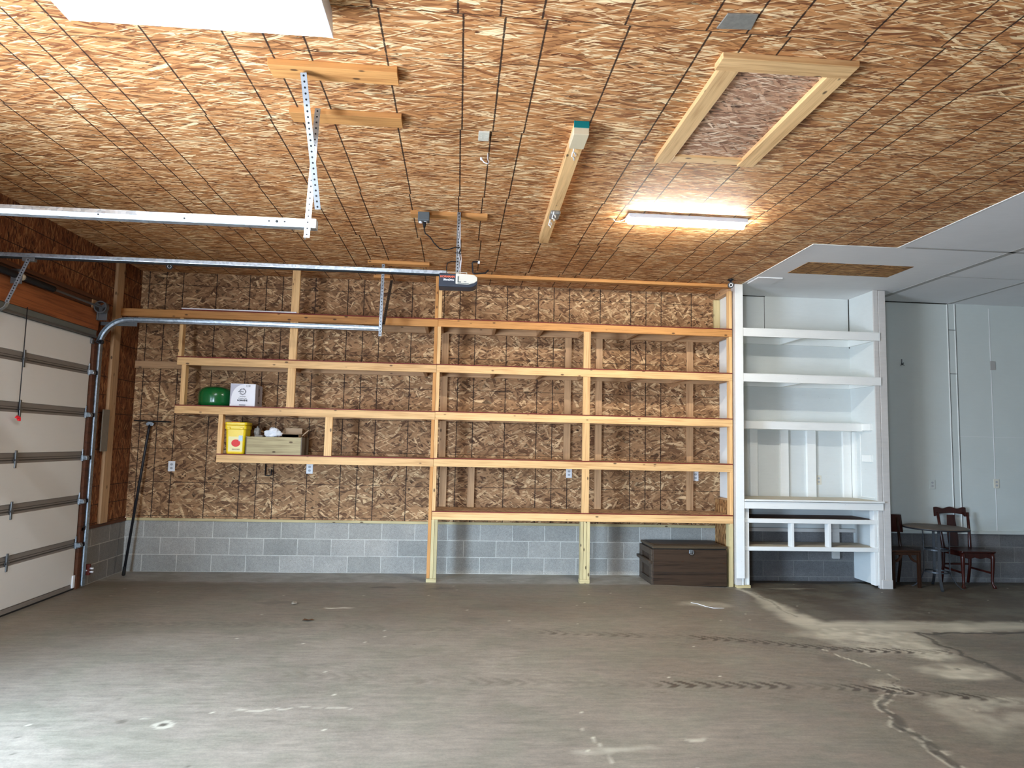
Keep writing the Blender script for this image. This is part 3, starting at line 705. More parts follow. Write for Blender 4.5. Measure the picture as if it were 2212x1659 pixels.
b.tube([(-.03,-2.80,3.55),(-.028,-2.80,3.36),(-.015,-2.80,3.22),(-.02,-2.80,3.09)], .002, 6)
b.build('wire', M['white_plastic'], op)
MB().box(-3.66,-3.56,OY-.02,OY+.02,3.05,3.083).build('trolley', M['galv_dark'], op, .003)
ar = strap((-3.62,OY-.02,3.075), (-3.765,OY-.02,2.70), 1, 17, .032); ar.build('door_arm', [M['galv'], M['hole']], op)
ar = MB(); pp = [(-3.75,2.705),(-3.77,2.66),(-3.81,2.63),(-3.86,2.625),(-3.93,2.64)]
for (ax, az), (bx_, bz) in zip(pp, pp[1:]): ar.beam((ax,OY-.0,az), (bx_,OY-.0,bz), .006, .036, (0,1,0))
ar.build('curved_arm', M['galv'], op)

pc = thing('power_cord', (-.36,-2.82,3.5), 'black power cord looping from the ceiling box to the opener', 'cord')
MB().tube([(-.345,-2.83,3.535),(-.345,-2.84,3.47),(-.335,-2.84,3.435),(-.29,-2.84,3.40),(-.255,-2.84,3.35),(-.21,-2.83,3.31),(-.17,-2.83,3.298),(-.12,-2.83,3.305),(-.07,-2.83,3.325),(-.03,-2.83,3.322),(-.025,-2.80,3.30),(-.05,-2.76,3.285)], .0052, 8).tube([(-.07,-2.83,3.275),(-.04,-2.832,3.274),(-.02,-2.80,3.276),(-.05,-2.75,3.274)], .004, 6).tube([(-.06,-2.80,3.205),(-.10,-2.80,3.205),(-.135,-2.80,3.19),(-.142,-2.80,3.15),(-.14,-2.80,3.09)], .0042, 8).build('cable', M['black_rubber'], pc)
MB().lathe([(0,0),(.008,0),(.015,.03),(.016,.05),(0,.05)], (-.345,-2.83,3.485), 12).build('plug', M['black_rubber'], pc)

# pull cord on the door
pu = thing('pull_cord', (XL+.05,-2.26,1.75), 'thin dark pull cord with a red handle hanging down the door', 'pull cord')
MB().cyl((XL+.05,-2.262,1.77),(XL+.05,-2.262,2.76), .004, 6).build('cord', M['black'], pu)
MB().tube([(XL+.05,-2.30,1.757),(XL+.05,-2.275,1.765),(XL+.05,-2.25,1.755),(XL+.05,-2.243,1.735),(XL+.05,-2.262,1.74)], [.005,.014,.017,.014,.008], 10).build('handle', M['red'], pu)

# ------------------------------------------------------------------ mounting boards on the ceiling
bg = 'mounting boards screwed to the ceiling'
def board(x0, x1, y0, y1, t, label, mat='fir_x'):
    o = MB().box(x0, x1, y0, y1, H-t, H).build('mounting_board', M[mat], None, .002, base=((x0+x1)/2, (y0+y1)/2, H))
    return tag(o, label, 'board', bg)
board(-1.085, -.39, -5.08, -4.945, .038, 'tan board on the ceiling closest to the bright shop light')
board(-1.10, -.41, -4.54, -4.41, .036, 'tan board on the ceiling just beyond the one nearest the shop light')
board(-.477, .207, -2.745, -2.645, .036, 'tan board carrying the opener strap and grey outlet box')
board(-1.077, -.382, -1.0, -.90, .036, 'board on the ceiling holding the hanger strap of the curved track')
board(-1.095, -.895, -.30, -.20, .036, 'short board near the back wall holding the slanted track brace')
board(-2.35, -1.70, -.56, -.43, .03, 'pale board on the ceiling at the top of the left shelf hanger')

# ceiling cleat with hooks
cl = thing('ceiling_cleat', (.75,-3.35,H), 'long tan board along the ceiling with white hooks and a teal painted end', 'board')
MB().beam((.725,-4.56,H-.032), (.785,-2.15,H-.032), .092, .064).build('plank', M['pine_y'], cl, .003)
MB().beam((.724,-4.575,H-.062), (.728,-4.36,H-.062), .098, .05).build('end_block', M['cream_block'], cl, .003)
MB().beam((.724,-4.582,H-.022), (.724,-4.574,H-.022), .098, .044).build('teal_end', M['teal'], cl, .002)
MB().beam((.772,-3.10,H-.078), (.777,-2.94,H-.078), .084, .035).build('metal_joiner', M['grey_plate'], cl, .012)
for y, dz in ((-4.30,-.068), (-4.23,-.068), (-3.13,-.10), (-3.04,-.10), (-2.84,-.068), (-2.76,-.068)):
    x = .725+(y+4.56)*.025
    MB().tube([(x-.012,y-.03,H+dz+.004),(x-.016,y-.012,H+dz-.02),(x-.004,y+.004,H+dz-.014),(x+.006,y+.018,H+dz-.03),(x+.01,y+.03,H+dz-.006)], .0045, 7).build('hook', M['hookmetal'], cl)

# attic hatch
ah = thing('attic_hatch', (1.69,-4.75,H), 'framed attic access hatch in the strand board ceiling', 'hatch')
fr = ah
MB().box(1.31,2.05,-5.42,-5.30,H-.034,H).build('frame_board', M['pine_x'], ah, .003)
MB().box(1.34,2.04,-4.19,-4.10,H-.022,H).build('frame_board', M['pine_x'], ah, .003)
MB().box(1.335,1.445,-5.30,-4.09,H-.034,H).build('frame_board', M['pine_y'], ah, .003)
MB().box(1.935,2.05,-5.30,-4.10,H-.034,H).build('frame_board', M['pine_y'], ah, .003)
MB().box(1.445,1.935,-5.30,-4.19,H-.006,H+.0).build('hatch_panel', M['osb_hatch'], ah)

tag(MB().prism([(-.075,-.05),(.07,-.062),(.085,.055),(-.085,.065)], .008, mtx((1.285,-5.68,H-.008), (1,0,0), (0,1,0), (0,0,1))).build('metal_plate', M['grey_plate'], None, .002, base=(1.285,-5.68,H)), 'mottled grey metal plate on the ceiling near the attic hatch', 'plate')

# ------------------------------------------------------------------ electrical bits
def plate(name, c, u, v, n, w, h, label, cat, mat='white_plastic', kind='outlet', group=None, d=.008):
    """wall plate centred at c; u right, v up, n towards the room"""
    o = thing(name, c, label, cat, group)
    Mx = mtx(c, u, v, n)
    MB().box(-w/2, w/2, -h/2, h/2, 0, d, Mx).build('cover', M[mat], o, .002)
    if kind == 'outlet':
        for s in (-1, 1):
            MB().prism([(.017*math.cos(k*PI/8)*1.0, .014*math.sin(k*PI/8)+s*.021*h/.114) for k in range(16)], .002, Mx @ Matrix.Translation((0,0,d))).build('receptacle', M['slot'], o)
    elif kind == 'square':
        for a in (-.022, .022):
            for q in (-.016, .016):
                MB().box(a-.014, a+.014, q-.009, q+.009, d, d+.002, Mx).build('receptacle', M['cream_plastic'], o, .001)
    elif kind == 'switch':
        MB().box(-.008,.008,-.014,.014,d,d+.006,Mx).build('toggle', M['cream_plastic'], o, .002)
    return o
UX, UZ, NY = (1,0,0), (0,0,1), (0,-1,0)
plate('wall_outlet', (-3.472,0,1.261), UX, UZ, NY, .080, .122, 'white outlet on the strand board wall beside the leaning squeegee', 'outlet')
plate('wall_outlet', (-1.819,0,1.262), UX, UZ, NY, .080, .122, 'white outlet just under the bottom left shelf, right of the black hook', 'outlet')
plate('wall_outlet', (1.427,0,1.270), UX, UZ, NY, .076, .120, 'white outlet behind the bench, left of the middle post', 'outlet')
plate('wall_outlet', (3.080,0,1.262), UX, UZ, NY, .080, .122, 'white outlet behind the bench near the white painted shelves', 'outlet')
plate('wall_outlet', (4.737,0,1.243), UX, UZ, NY, .074, .120, 'cream outlet on the back of the white painted shelves', 'outlet', 'cream_plastic')
plate('wall_outlet', (6.308,0,1.215), UX, UZ, NY, .076, .120, 'white outlet on the white wall above the round table', 'outlet', 'white_wall')
plate('wall_outlet', (7.216,0,1.239), UX, UZ, NY, .076, .120, 'white outlet on the white wall at the right edge of the photo', 'outlet', 'cream_plastic')
plate('switch_plate', (7.230,0,2.833), UX, UZ, NY, .074, .120, 'grey cover plate high on the white wall', 'cover plate', 'seam_dark', 'blank')
plate('ceiling_outlet', (.114,-4.301,H), (1,0,0), (0,1,0), (0,0,-1), .072, .13, 'cream outlet on the ceiling beside the white hook', 'outlet', 'cream_plastic', 'square', d=.012)
gb = thing('outlet_box', (-.36,-2.80,H-.06), 'grey metal outlet box on the ceiling board feeding the opener', 'outlet box')
MB().box(-.405,-.305,-2.83,-2.745,H-.115,H-.036).build('box_body', M['grey_box'], gb, .006)
for x in (-.382, -.338): MB().cyl((x,-2.79,H-.128),(x,-2.79,H-.114), .015, 14).build('receptacle', M['white_plastic'], gb)

def hook_small(c, label):
    o = thing('ceiling_hook', c, label, 'hook')
    x, y, z = c
    MB().tube([(x+.012,y,z),(x+.012,y,z-.045),(x+.02,y-.01,z-.07),(x+.012,y-.02,z-.085),(x-.012,y-.02,z-.078),(x-.03,y-.015,z-.055)], .0045, 8).build('wire_hook', M['hookmetal'], o)
    MB().lathe([(0,.012),(.008,.01),(.010,0),(.006,-.01),(0,-.012)], (x-.034,y-.015,z-.05), 10).build('tip', M['white_plastic'], o)
    return o
hook_small((.142,-4.02,H), 'white hook screwed into the ceiling just beyond the cream outlet')
bk = thing('ceiling_hook', (.178,-1.14,H), 'large black utility hook screwed to the ceiling beside the opener', 'hook')
MB().tube([(.176,-1.14,H-.006),(.150,-1.14,H-.010),(.112,-1.14,H-.014),(.106,-1.14,H-.028),(.114,-1.14,H-.130),(.120,-1.14,H-.144),(.140,-1.14,H-.148),(.255,-1.14,H-.134),(.290,-1.14,H-.098)], .0095, 10).build('bent_rod', M['black'], bk)
MB().cyl((.178,-1.14,H-.03),(.178,-1.14,H), .013, 12).build('anchor', M['white_plastic'], bk)
uh = thing('wall_hook', (-2.30,0,1.24), 'black U shaped hook under the bottom left shelf', 'hook')
MB().tube([(-2.350,-.015,1.31),(-2.346,-.03,1.20),(-2.340,-.05,1.175),(-2.30,-.05,1.17),(-2.27,-.05,1.178),(-2.265,-.05,1.25)], .008, 8).tube([(-2.265,-.05,1.24),(-2.262,-.02,1.225),(-2.26,0,1.22)], .007, 8).build('bent_rod', M['black'], uh)
ck = thing('coat_hook', (5.93,0,2.82), 'small dark coat hook high on the white wall', 'hook')
MB().box(5.924,5.936,-.006,0,2.80,2.88).tube([(5.93,-.004,2.82),(5.93,-.03,2.80),(5.93,-.04,2.83)], .005, 7).tube([(5.93,-.004,2.83),(5.905,-.02,2.79)], .004, 6).tube([(5.93,-.004,2.83),(5.955,-.02,2.79)], .004, 6).build('hook_body', M['galv_dark'], ck)

def camera_unit(c, aim, label):
    o = thing('security_camera', c, label, 'camera')
    x, y, z = c
    MB().lathe([(0,0),(.034,0),(.034,-.014),(.026,-.02),(.012,-.024),(.012,-.06),(0,-.06)], c, 20).build('mount', M['black'], o)
    a = Vector(aim).normalized(); p = Vector((x,y,z-.075))
    bd = MB().tube([p-a*.06, p-a*.055, p+a*.05, p+a*.055], [.02,.034,.036,.036], 20).build('camera_body', M['black'], o)
    bm = MB(); n = 20; s = a.cross(Vector((0,0,1))).normalized(); u = s.cross(a)
    q = p+a*.056
    R = [[bm.bm.verts.new(q+(s*math.cos(2*PI*k/n)+u*math.sin(2*PI*k/n))*r) for k in range(n)] for r in (.016,.022)]
    for k in range(n): bm.bm.faces.new((R[0][k],R[0][(k+1)%n],R[1][(k+1)%n],R[1][k]))
    bm.build('lens_ring', M['white_plastic'], bd)
    return o
camera_unit((-3.40,-.62,H), (.45,-1,-.35), 'small black security camera on the ceiling near the left corner')
camera_unit((3.235,-.81,H), (-.35,-1,-.2), 'small black security camera above the white post')

pe = thing('photo_eye', (XL+.06,-.86,.17), 'brown red door sensor with white tips low on the block wall', 'sensor')
MB().box(XL+.03,XL+.075,-.90,-.86,.12,.235).build('sensor_body', M['brick_red'], pe, .004)
for dz in (.155, .19):
    MB().cyl((XL+.03,-.88,dz),(XL+.004,-.88,dz), .010, 10).build('tip', M['white_plastic'], pe); MB().cyl((XL+.075,-.88,dz),(XL+.108,-.88,dz), .010, 10).build('tip', M['white_plastic'], pe)
MB().cyl((XL+.05,-.90,.172),(XL+.05,-.91,.172), .007, 10).build('eye', M['white_plastic'], pe)
tag(MB().box(XL+.04,XL+.052,-.80,-.66,1.44,1.905).build('board_offcut', M['greyboard'], None, .002, base=(XL+.046,-.73,1.67)), 'weathered grey board offcut nailed beside the door track', 'board')
MBo = MB().box(XL,XL+.038,-.665,-.51,.637,H).build('wall_stud', M['stud_z'], None, .003, base=(XL+.019,-.59,.637))
tag(MBo, 'tall pine stud standing against the left wall beside the door track', 'stud')

# ------------------------------------------------------------------ lights
sl = thing('shop_light', (-1.25,-5.68,3.6), 'large bright shop light with white reflector at the top edge of the photo', 'light')
Mr = mtx((-1.85,0,0), (0,1,0), (0,0,1), (1,0,0))
MB().prism([(-5.535,3.535),(-5.60,3.625),(-5.66,3.628),(-5.70,3.60),(-5.74,3.60),(-5.78,3.628),(-5.84,3.625),(-5.905,3.535),(-5.90,3.53),(-5.84,3.615),(-5.78,3.617),(-5.74,3.588),(-5.70,3.588),(-5.66,3.617),(-5.60,3.614),(-5.54,3.53)], 1.20, Mr).build('reflector', M['reflector'], sl)
MB().box(-1.80,-.70,-5.78,-5.66,3.628,H).build('ballast_housing', M['reflector'], sl, .004)
for x in (-1.852,-.652):
    MB().prism([(-5.53,3.53),(-5.59,3.632),(-5.85,3.632),(-5.91,3.53)], .004, mtx((x,0,0), (0,1,0), (0,0,1), (1,0,0))).build('end_cap', M['reflector'], sl)
for y in (-5.615,-5.825):
    MB().cyl((-1.82,y,3.575),(-.69,y,3.575), .019, 16).build('tube', M['tube_cool'], sl)
tag(MB().prism([(-.02,.03),(.018,.035),(.028,-.02),(.012,-.005),(-.018,.0)], .002, mtx((-1.41,-5.76,3.515), (1,0,0), (0,.3,1), (0,-1,.3))).build('tag', M['purple'], sl), 'small purple tag')
ll = thing('led_light', (1.97,-2.88,H), 'slim bright LED wrap light on the ceiling above the shelves', 'light')
MB().box(1.44,2.52,-2.952,-2.808,H-.037,H).build('base', M['white_plastic'], ll, .004)
dp = [(.042*math.cos(PI*k/12)-2.88, -.042*math.sin(PI*k/12)) for k in range(13)]
MB().prism([(y, H-.035+z) for y, z in dp], 1.05, mtx((1.455,0,0), (0,1,0), (0,0,1), (1,0,0))).build('diffuser', M['tube_warm'], ll)
MB().tube([(1.44,-2.86,H-.02),(1.39,-2.86,H-.05),(1.345,-2.84,H-.045),(1.335,-2.80,H-.012),(1.36,-2.74,H-.004)], .004, 7).build('wire', M['white_plastic'], ll)

# ------------------------------------------------------------------ timber shelving
YF_ = -.55
def shelf(parent, x0, x1, top, rail_x0=None, joists=(), ledger=None, mat='pine_x', edge=True, ledger_mat='stud_x'):
    """deck of strand board on a front rail, wall ledger and joists"""
    rx = x0 if rail_x0 is None else rail_x0
    d = MB().box(x0, x1, YF_+.001, -.002, top-.011, top).build('shelf', M['osb_deck'], parent)
    MB().box(rx, x1, YF_, YF_+.038, top-.1, top-.0115).build('front_rail', M[mat], d, .003)
    if edge: MB().box(x0, x1, YF_-.0015, YF_+.002, top-.011, top+.0008).build('deck_edge', M['red_edge'], d)
    l0, l1 = ledger or (x0, x1)
    MB().box(l0, l1, -.04, -.002, top-.1, top-.0115).build('ledger', M[ledger_mat], d, .003)
    for x in joists: MB().box(x-.019, x+.019, YF_+.038, -.04, top-.1, top-.0115).build('joist', M['stud_y'], d, .002)
    return d
A, B, C_, D_ = 3.105, 2.553, 1.990, 1.437
us = thing('shelving_unit', (-2.1,-.3,1.4), 'stepped pine shelving hung from the ceiling, left half, holding the box and pail', 'shelving')
shelf(us, -3.27, -.277, A, XL+.002, (-2.7,-1.2,-.42), (XL+.002,-.277), 'fir_x')
shelf(us, -3.27, -.277, B, None, (-3.20,-2.0,-.42), (XL+.002,-.277))
shelf(us, -3.265, -.277, C_, None, (-3.18,-2.0,-.42))
shelf(us, -2.765, -.277, D_, None, (-2.70,-1.55,-.42))
def post(parent, x0, x1, segs, y0=YF_+.001, y1=None, mat='pine_z', name='post'):
    b = MB(); y1 = y0+.038 if y1 is None else y1
    for z0, z1 in segs: b.box(x0, x1, y0, y1, z0, z1)
    return b.build(name, M[mat], parent, .003)
post(us, -2.01, -1.92, ((A,H-.031),(B,A-.1),(C_,B-.1)), name='hanger')
post(us, -3.268, -3.228, ((B,A-.1),), y1=YF_+.09, name='hanger')
post(us, -3.215, -3.165, ((C_,B-.1),), y1=YF_+.09, name='hanger')
post(us, -2.767, -2.717, ((D_,C_-.1),), y1=YF_+.09, name='hanger')
post(us, -1.553, -1.468, ((D_,C_-.1),), name='hanger')
post(us, -.318, -.280, ((A,H),(B,A-.1),(C_,B-.1),(D_,C_-.1),(.05,D_-.1)), y1=YF_+.09, name='post', mat='fir_z')
MB().box(-.322,-.204,YF_-.002,YF_+.09,0,.045).build('foot_block', M['treated_x'], us, .003)

ur = thing('shelving_unit.001', (1.55,-.3,0), 'five tier pine shelving with a low bench, standing on posts, right half', 'shelving')
jx_ = (-.235,.41,.99,1.53,2.17,2.77,3.325)
E_ = .822
for z, m in ((A,'fir_x'),(B,'pine_x'),(C_,'pine_x'),(D_,'pine_x')): shelf(ur, -.275, 3.355, z+.004, None, jx_, (-.275,3.355), m)
dk = shelf(ur, -.275, 3.352, E_, None, jx_, None)
post(ur, -.278, -.238, ((A+.004,H),(B+.004,A-.096),(C_+.004,B-.096),(D_+.004,C_-.096),(E_,D_-.096)), y1=YF_+.09)
post(ur, -.279, -.243, ((.046,E_-.1),), y1=YF_+.09, mat='treated_z')
post(ur, -.241, -.205, ((.046,E_-.1),), y1=YF_+.09, mat='treated_z')
post(ur, 1.495, 1.583, ((B+.004,A-.096),(C_+.004,B-.096),(D_+.004,C_-.096),(E_,D_-.096)))
for k, x in enumerate((1.487,1.526,1.565)): post(ur, x, x+.036, ((.046,E_-.1),), y1=YF_+.09, mat='treated_z')
MB().box(1.483,1.603,YF_-.002,YF_+.09,0,.045).build('foot_block', M['treated_x'], ur, .003)
post(ur, 3.318, 3.355, ((A+.004,H-.085),(B+.004,A-.096),(C_+.004,B-.096),(D_+.004,C_-.096),(E_,D_-.096)), y1=YF_+.09)
post(ur, 3.30, 3.355, ((fz(3.33,-.55)+.0,E_-.1),), y1=YF_+.09, mat='treated_z')
for x0, segs in ((-.235,((D_,C_-.1),(C_,B-.1),(B,A-.1))), (1.347,((D_,C_-.1),(C_,B-.1),(B,A-.1))), (1.752,((E_,D_-.1),(D_,C_-.1),(C_,B-.1),(B,A-.1))), (2.955,((E_,D_-.1),(D_,C_-.1),(C_,B-.1),(B,A-.1))), (.14,((E_,D_-.1),)), (-.21,((E_,D_-.1),))):
    post(ur, x0, x0+.086, tuple((a+.004, c+.004) for a, c in segs), y0=-.04, y1=-.002, mat='stud_z', name='back_post')
MB().box(-.235,3.355,YF_,YF_+.089,H-.038,H).build('header', M['fir_x'], ur, .003)
post(ur, 3.318, 3.40, ((A+.004,H-.09),), y0=-.045, y1=-.005, mat='treated_z', name='corner_post')
MB().box(3.33,3.40,YF_+.09,-.05,H-.085,H-.0).build('top_plate', M['stud_y'], ur, .003)

# partition between the two shelvings: white above, strand board below
pa = thing('partition', (3.42,-.28,0), 'narrow white painted partition between the pine and the white shelves', 'partition', kind='structure')
MB().box(3.405,3.44,-.47,-.004,1.0,H).build('white_side', M['white_paint'], pa)
MB().box(3.33,3.36,-.46,-.03,.0,.99).build('lower_panel', M['osb_vert'], pa)
MB().box(3.36,3.44,-.46,-.004,.0,.98).build('core', M['white_wall'], pa)
MB().box(3.33,3.405,-.46,-.004,.985,1.005).build('ledge', M['stud_y'], pa, .002)

# ------------------------------------------------------------------ white painted shelving
uw = thing('white_shelving_unit', (4.35,-.3,ZR), 'tall white painted built in shelving with counter and cubbies', 'shelving')
W = M['white_paint']
MB().box(3.372,3.470,-.612,-.592,.085,H-.005).build('front_board', W, uw, .003)
MB().box(3.375,3.44,-.59,-.475,.0,H-.002).build('stud', M['white_old'], uw, .003)
MB().box(3.44,3.468,-.585,-.50,.0,H-.002).build('stud', W, uw, .003)
MB().box(3.38,3.552,-.588,-.49,-.045,.0).build('base_plate', M['treated_x'], uw, .003)
def wshelf(y0, x0, x1, z0, z1, name='shelf', deck='white_paint', yb=-.004, dx=(3.46,5.2)):
    d = MB().box(dx[0], dx[1], y0+.036, yb, z1-.014, z1-.001).build(name, M[deck], uw)
    MB().box(x0, x1, y0, y0+.036, z0, z1-.009).build('front_rail', W, d, .003)
    MB().box(x0, x1, y0-.002, y0+.04, z1-.009, z1).build('lip', W, d, .002)
    return d
for z0, z1 in ((3.015,3.12),(2.452,2.555)):
    d = wshelf(-.606, 3.472, 5.245, z0, z1)
    MB().box(3.46,5.2,-.035,-.004,z0,z1-.015).build('ledger', W, d, .002); MB().box(4.22,4.26,-.57,-.035,z0,z1-.015).build('joist', W, d, .002); MB().box(5.165,5.2,-.56,-.035,z0,z1-.015).build('joist', W, d, .002)
d = wshelf(-.30, 3.46, 5.18, 1.885, 1.985)
MB().box(3.46,5.2,-.035,-.004,1.885,1.97).build('ledger', W, d, .002)
ct = MB().box(3.472,5.236,-.622,-.004,1.003,1.023).build('counter', M['beige_top'], uw, .003)
MB().box(3.472,5.238,-.625,-.618,1.003,1.024).build('lip', W, ct, .002)
MB().box(3.472,5.234,-.606,-.570,.912,.997).build('front_rail', W, ct, .003)
s1 = MB().box(3.50,5.18,-.53,-.004,.775,.789).build('cubby_shelf', M['darkwood'], uw); MB().box(3.487,5.177,-.568,-.53,.738,.791).build('front_rail', W, s1, .003)
s2 = MB().box(3.50,5.18,-.53,-.10,.438,.452).build('cubby_shelf', M['beige_top'], uw); MB().box(3.487,5.177,-.568,-.53,.406,.455).build('front_rail', W, s2, .003)
for x in (4.075, 4.545): MB().box(x,x+.036,-.566,-.476,.452,.74).build('divider', W, uw, .003)
for x0, x1 in ((3.474,3.506),(3.512,3.548),(5.132,5.168),(5.172,5.198)):
    MB().box(x0,x1,-.562,-.47,0,.912).build('leg', W, uw, .003)
for x0, x1 in ((3.797,3.9),(4.21,4.317),(4.568,4.688),(5.06,5.174)):
    MB().box(x0,x1,-.042,-.004,1.024,1.90).build('batten', W, uw, .003)
MB().box(4.894,4.988,-.042,-.006,.236,.77).build('hanging_stub', M['white_old'], uw, .003)
MB().box(3.46,5.2,-.05,-.006,.575,.62).build('sill_rail', M['white_old'], uw, .003)
rs = MB().box(5.20,5.31,-.565,-.004,ZR+.02,H-.002).build('side_panel', M['white_panel'], uw)
MB().box(5.17,5.20,-.12,-.05,1.024,1.88).box(5.188,5.20,-.50,-.20,1.05,1.06).box(5.19,5.20,-.215,-.21,1.06,1.86).build('side_strip', W, rs, .002)
for z in (1.50, 1.895): MB().box(5.165,5.20,-.47,-.28,z,z+.085).build('side_block', W, rs, .003)
MB().box(5.178,5.236,-.585,-.566,ZR-.01,H-.002).build('edge_strip', M['white_old'], rs, .003)
MB().box(5.242,5.332,-.59,-.566,.075,H-.01).build('front_board', M['white_old'], rs, .003)
MB().box(5.20,5.335,-.60,-.50,ZR-.005,.075).build('base_block', M['white_old'], rs, .006)
MB().box(3.45,5.20,-.004,.004,.625,H-.002).build('back_panel', M['white_panel'], uw)
for q in ((4.022,4.027,-.0065,-.003,3.12,H),(5.19,5.197,-.012,-.004,3.0,H),(3.46,4.03,-.012,-.002,H-.012,H-.004)): MB().box(*q).build('open_joint', M['seam_black'], uw)

# ------------------------------------------------------------------ things on the shelves
wbd = MB().box(-3.25,-1.94,-.575,-.22,A+.001,A+.012).build('white_board', M['carton'], None, .001, base=(-2.6,-.4,A))
tag(wbd, 'thin white board lying on the top left shelf', 'board')
gd = thing('green_lid', (-2.86,-.36,C_), 'glossy dark green domed lid on the shelf beside the white carton', 'lid')
prof = [(r_*.935, z_) for r_, z_ in [(.0,.236),(.06,.235),(.12,.228),(.165,.212),(.192,.188),(.205,.155),(.209,.12),(.207,.05),(.203,.004),(.196,.004),(.198,.05),(.20,.12),(.19,.16),(.15,.20),(.08,.22),(0,.224)]]
MB().lathe(prof, (-2.888,-.32,C_), 56).build('dome', M['green'], gd)
def carton():
    """white produce carton with printed mark and lettering; its right side is turned slightly to view"""
    x0, x1, y0, y1, z = -2.686, -2.404, -.47, -.10, C_
    o = thing('cardboard_box', ((x0+x1)/2, (y0+y1)/2, z), 'white produce carton with black print on the shelf beside the green lid', 'box')
    a = -.06; Mx = Matrix.Translation(((x0+x1)/2, (y0+y1)/2, z)) @ Matrix.Rotation(-a, 4, 'Z')
    w, d, h = (x1-x0)/2, (y1-y0)/2, .268
    MB().box(-w,w,-d,d,0,h,Mx).build('carton_body', M['carton'], o, .003)
    MB().box(w,w+.0015,-d+.004,d-.004,.002,h-.002,Mx).build('printed_side', M['carton_grey'], o)
    F = lambda: mtx((0,-d-.0012,0), (1,0,0), (0,0,1), (0,-1,0))
    cv = [(-w+.002,.03),(-w+.012,.03)]
    for k in range(13):
        q = k/12; cv.append((-w+.012+q*q*.17*(1.0) , .03+(h-.034)*math.sin(q*PI/2)**.75))
    cv += [(-w+.002,h-.004)]
    MB().prism(cv, .0008, Mx @ F()).build('swoosh', M['carton_grey'], o)
    bm = MB(); cx, cz = .0, .175
    for k in range(14):
        an = 2*PI*k/14
        if abs(an-PI) < .3: continue
        bm.beam(Mx @ Vector((cx+.026*math.cos(an), -d-.0015, cz+.026*math.sin(an))), Mx @ Vector((cx+.040*math.cos(an+.22), -d-.0015, cz+.040*math.sin(an+.22))), .0012, .0075, (1,0,0) if abs(math.sin(an)) > .7 else (0,0,1))
    for dz in (-.006, 0, .006): bm.beam(Mx @ Vector((cx-.05,-d-.0015,cz+dz*.5)), Mx @ Vector((cx+.012,-d-.0015,cz+dz)), .001, .0025)
    bm.build('sunburst_mark', M['ink'], o)
    bm = MB(); ix, iz = .05, .243
    for p, q in (((-.011,-.011),(.011,-.011)),((.011,-.011),(.011,.011)),((.011,.011),(-.011,.011)),((-.011,.011),(-.011,-.011)),((-.006,0),(.006,0)),((0,-.006),(0,.006))):
        bm.beam(Mx @ Vector((ix+p[0],-d-.0015,iz+p[1])), Mx @ Vector((ix+q[0],-d-.0015,iz+q[1])), .001, .0035, (0,1,0))
    for k in range(3): bm.box(ix+.017, ix+.032, -d-.002, -d-.001, iz-.010+k*.008, iz-.006+k*.008, Mx)
    bm.build('handling_icon', M['ink'], o)
    bm = MB()
    for k in range(9): bm.box(-.032+k*.0075, -.027+k*.0075, -d-.002, -d-.001, .116, .123, Mx)
    for k in range(8): bm.box(-.034+k*.009, -.027+k*.009, -d-.002, -d-.001, .014, .023, Mx)
    for k in range(4): bm.box(w+.001, w+.003, -.05+k*.02, -.036+k*.02, .05, .062, Mx)
    bm.build('small_print', M['ink'], o)
    bm = MB()
    for k in range(10):
        an = -1.2+2.4*k/9
        for s in (1,-1):
            p = Vector((w+.002, .0+s*.035*math.cos(an)*.8, .175+.045*math.sin(an))); bm.box(p.x-.001,p.x+.001,p.y-.004,p.y+.004,p.z-.005,p.z+.005,Mx)
    bm.build('side_mark', M['ink'], o)
    rx = Euler((PI/2,0,-a))
    P1 = Mx @ Vector((0,-d-.0012,.088)); P2 = Mx @ Vector((0,-d-.0012,.064))
    text('lettering', 'Fresh-Cut', .024, P1, rx, M['ink'], o, .95, 0, 'CENTER', .25)
    text('lettering', 'ROMAINE', .026, P2, rx, M['ink'], o, 1.0, .0012, 'CENTER')
    return o
carton()
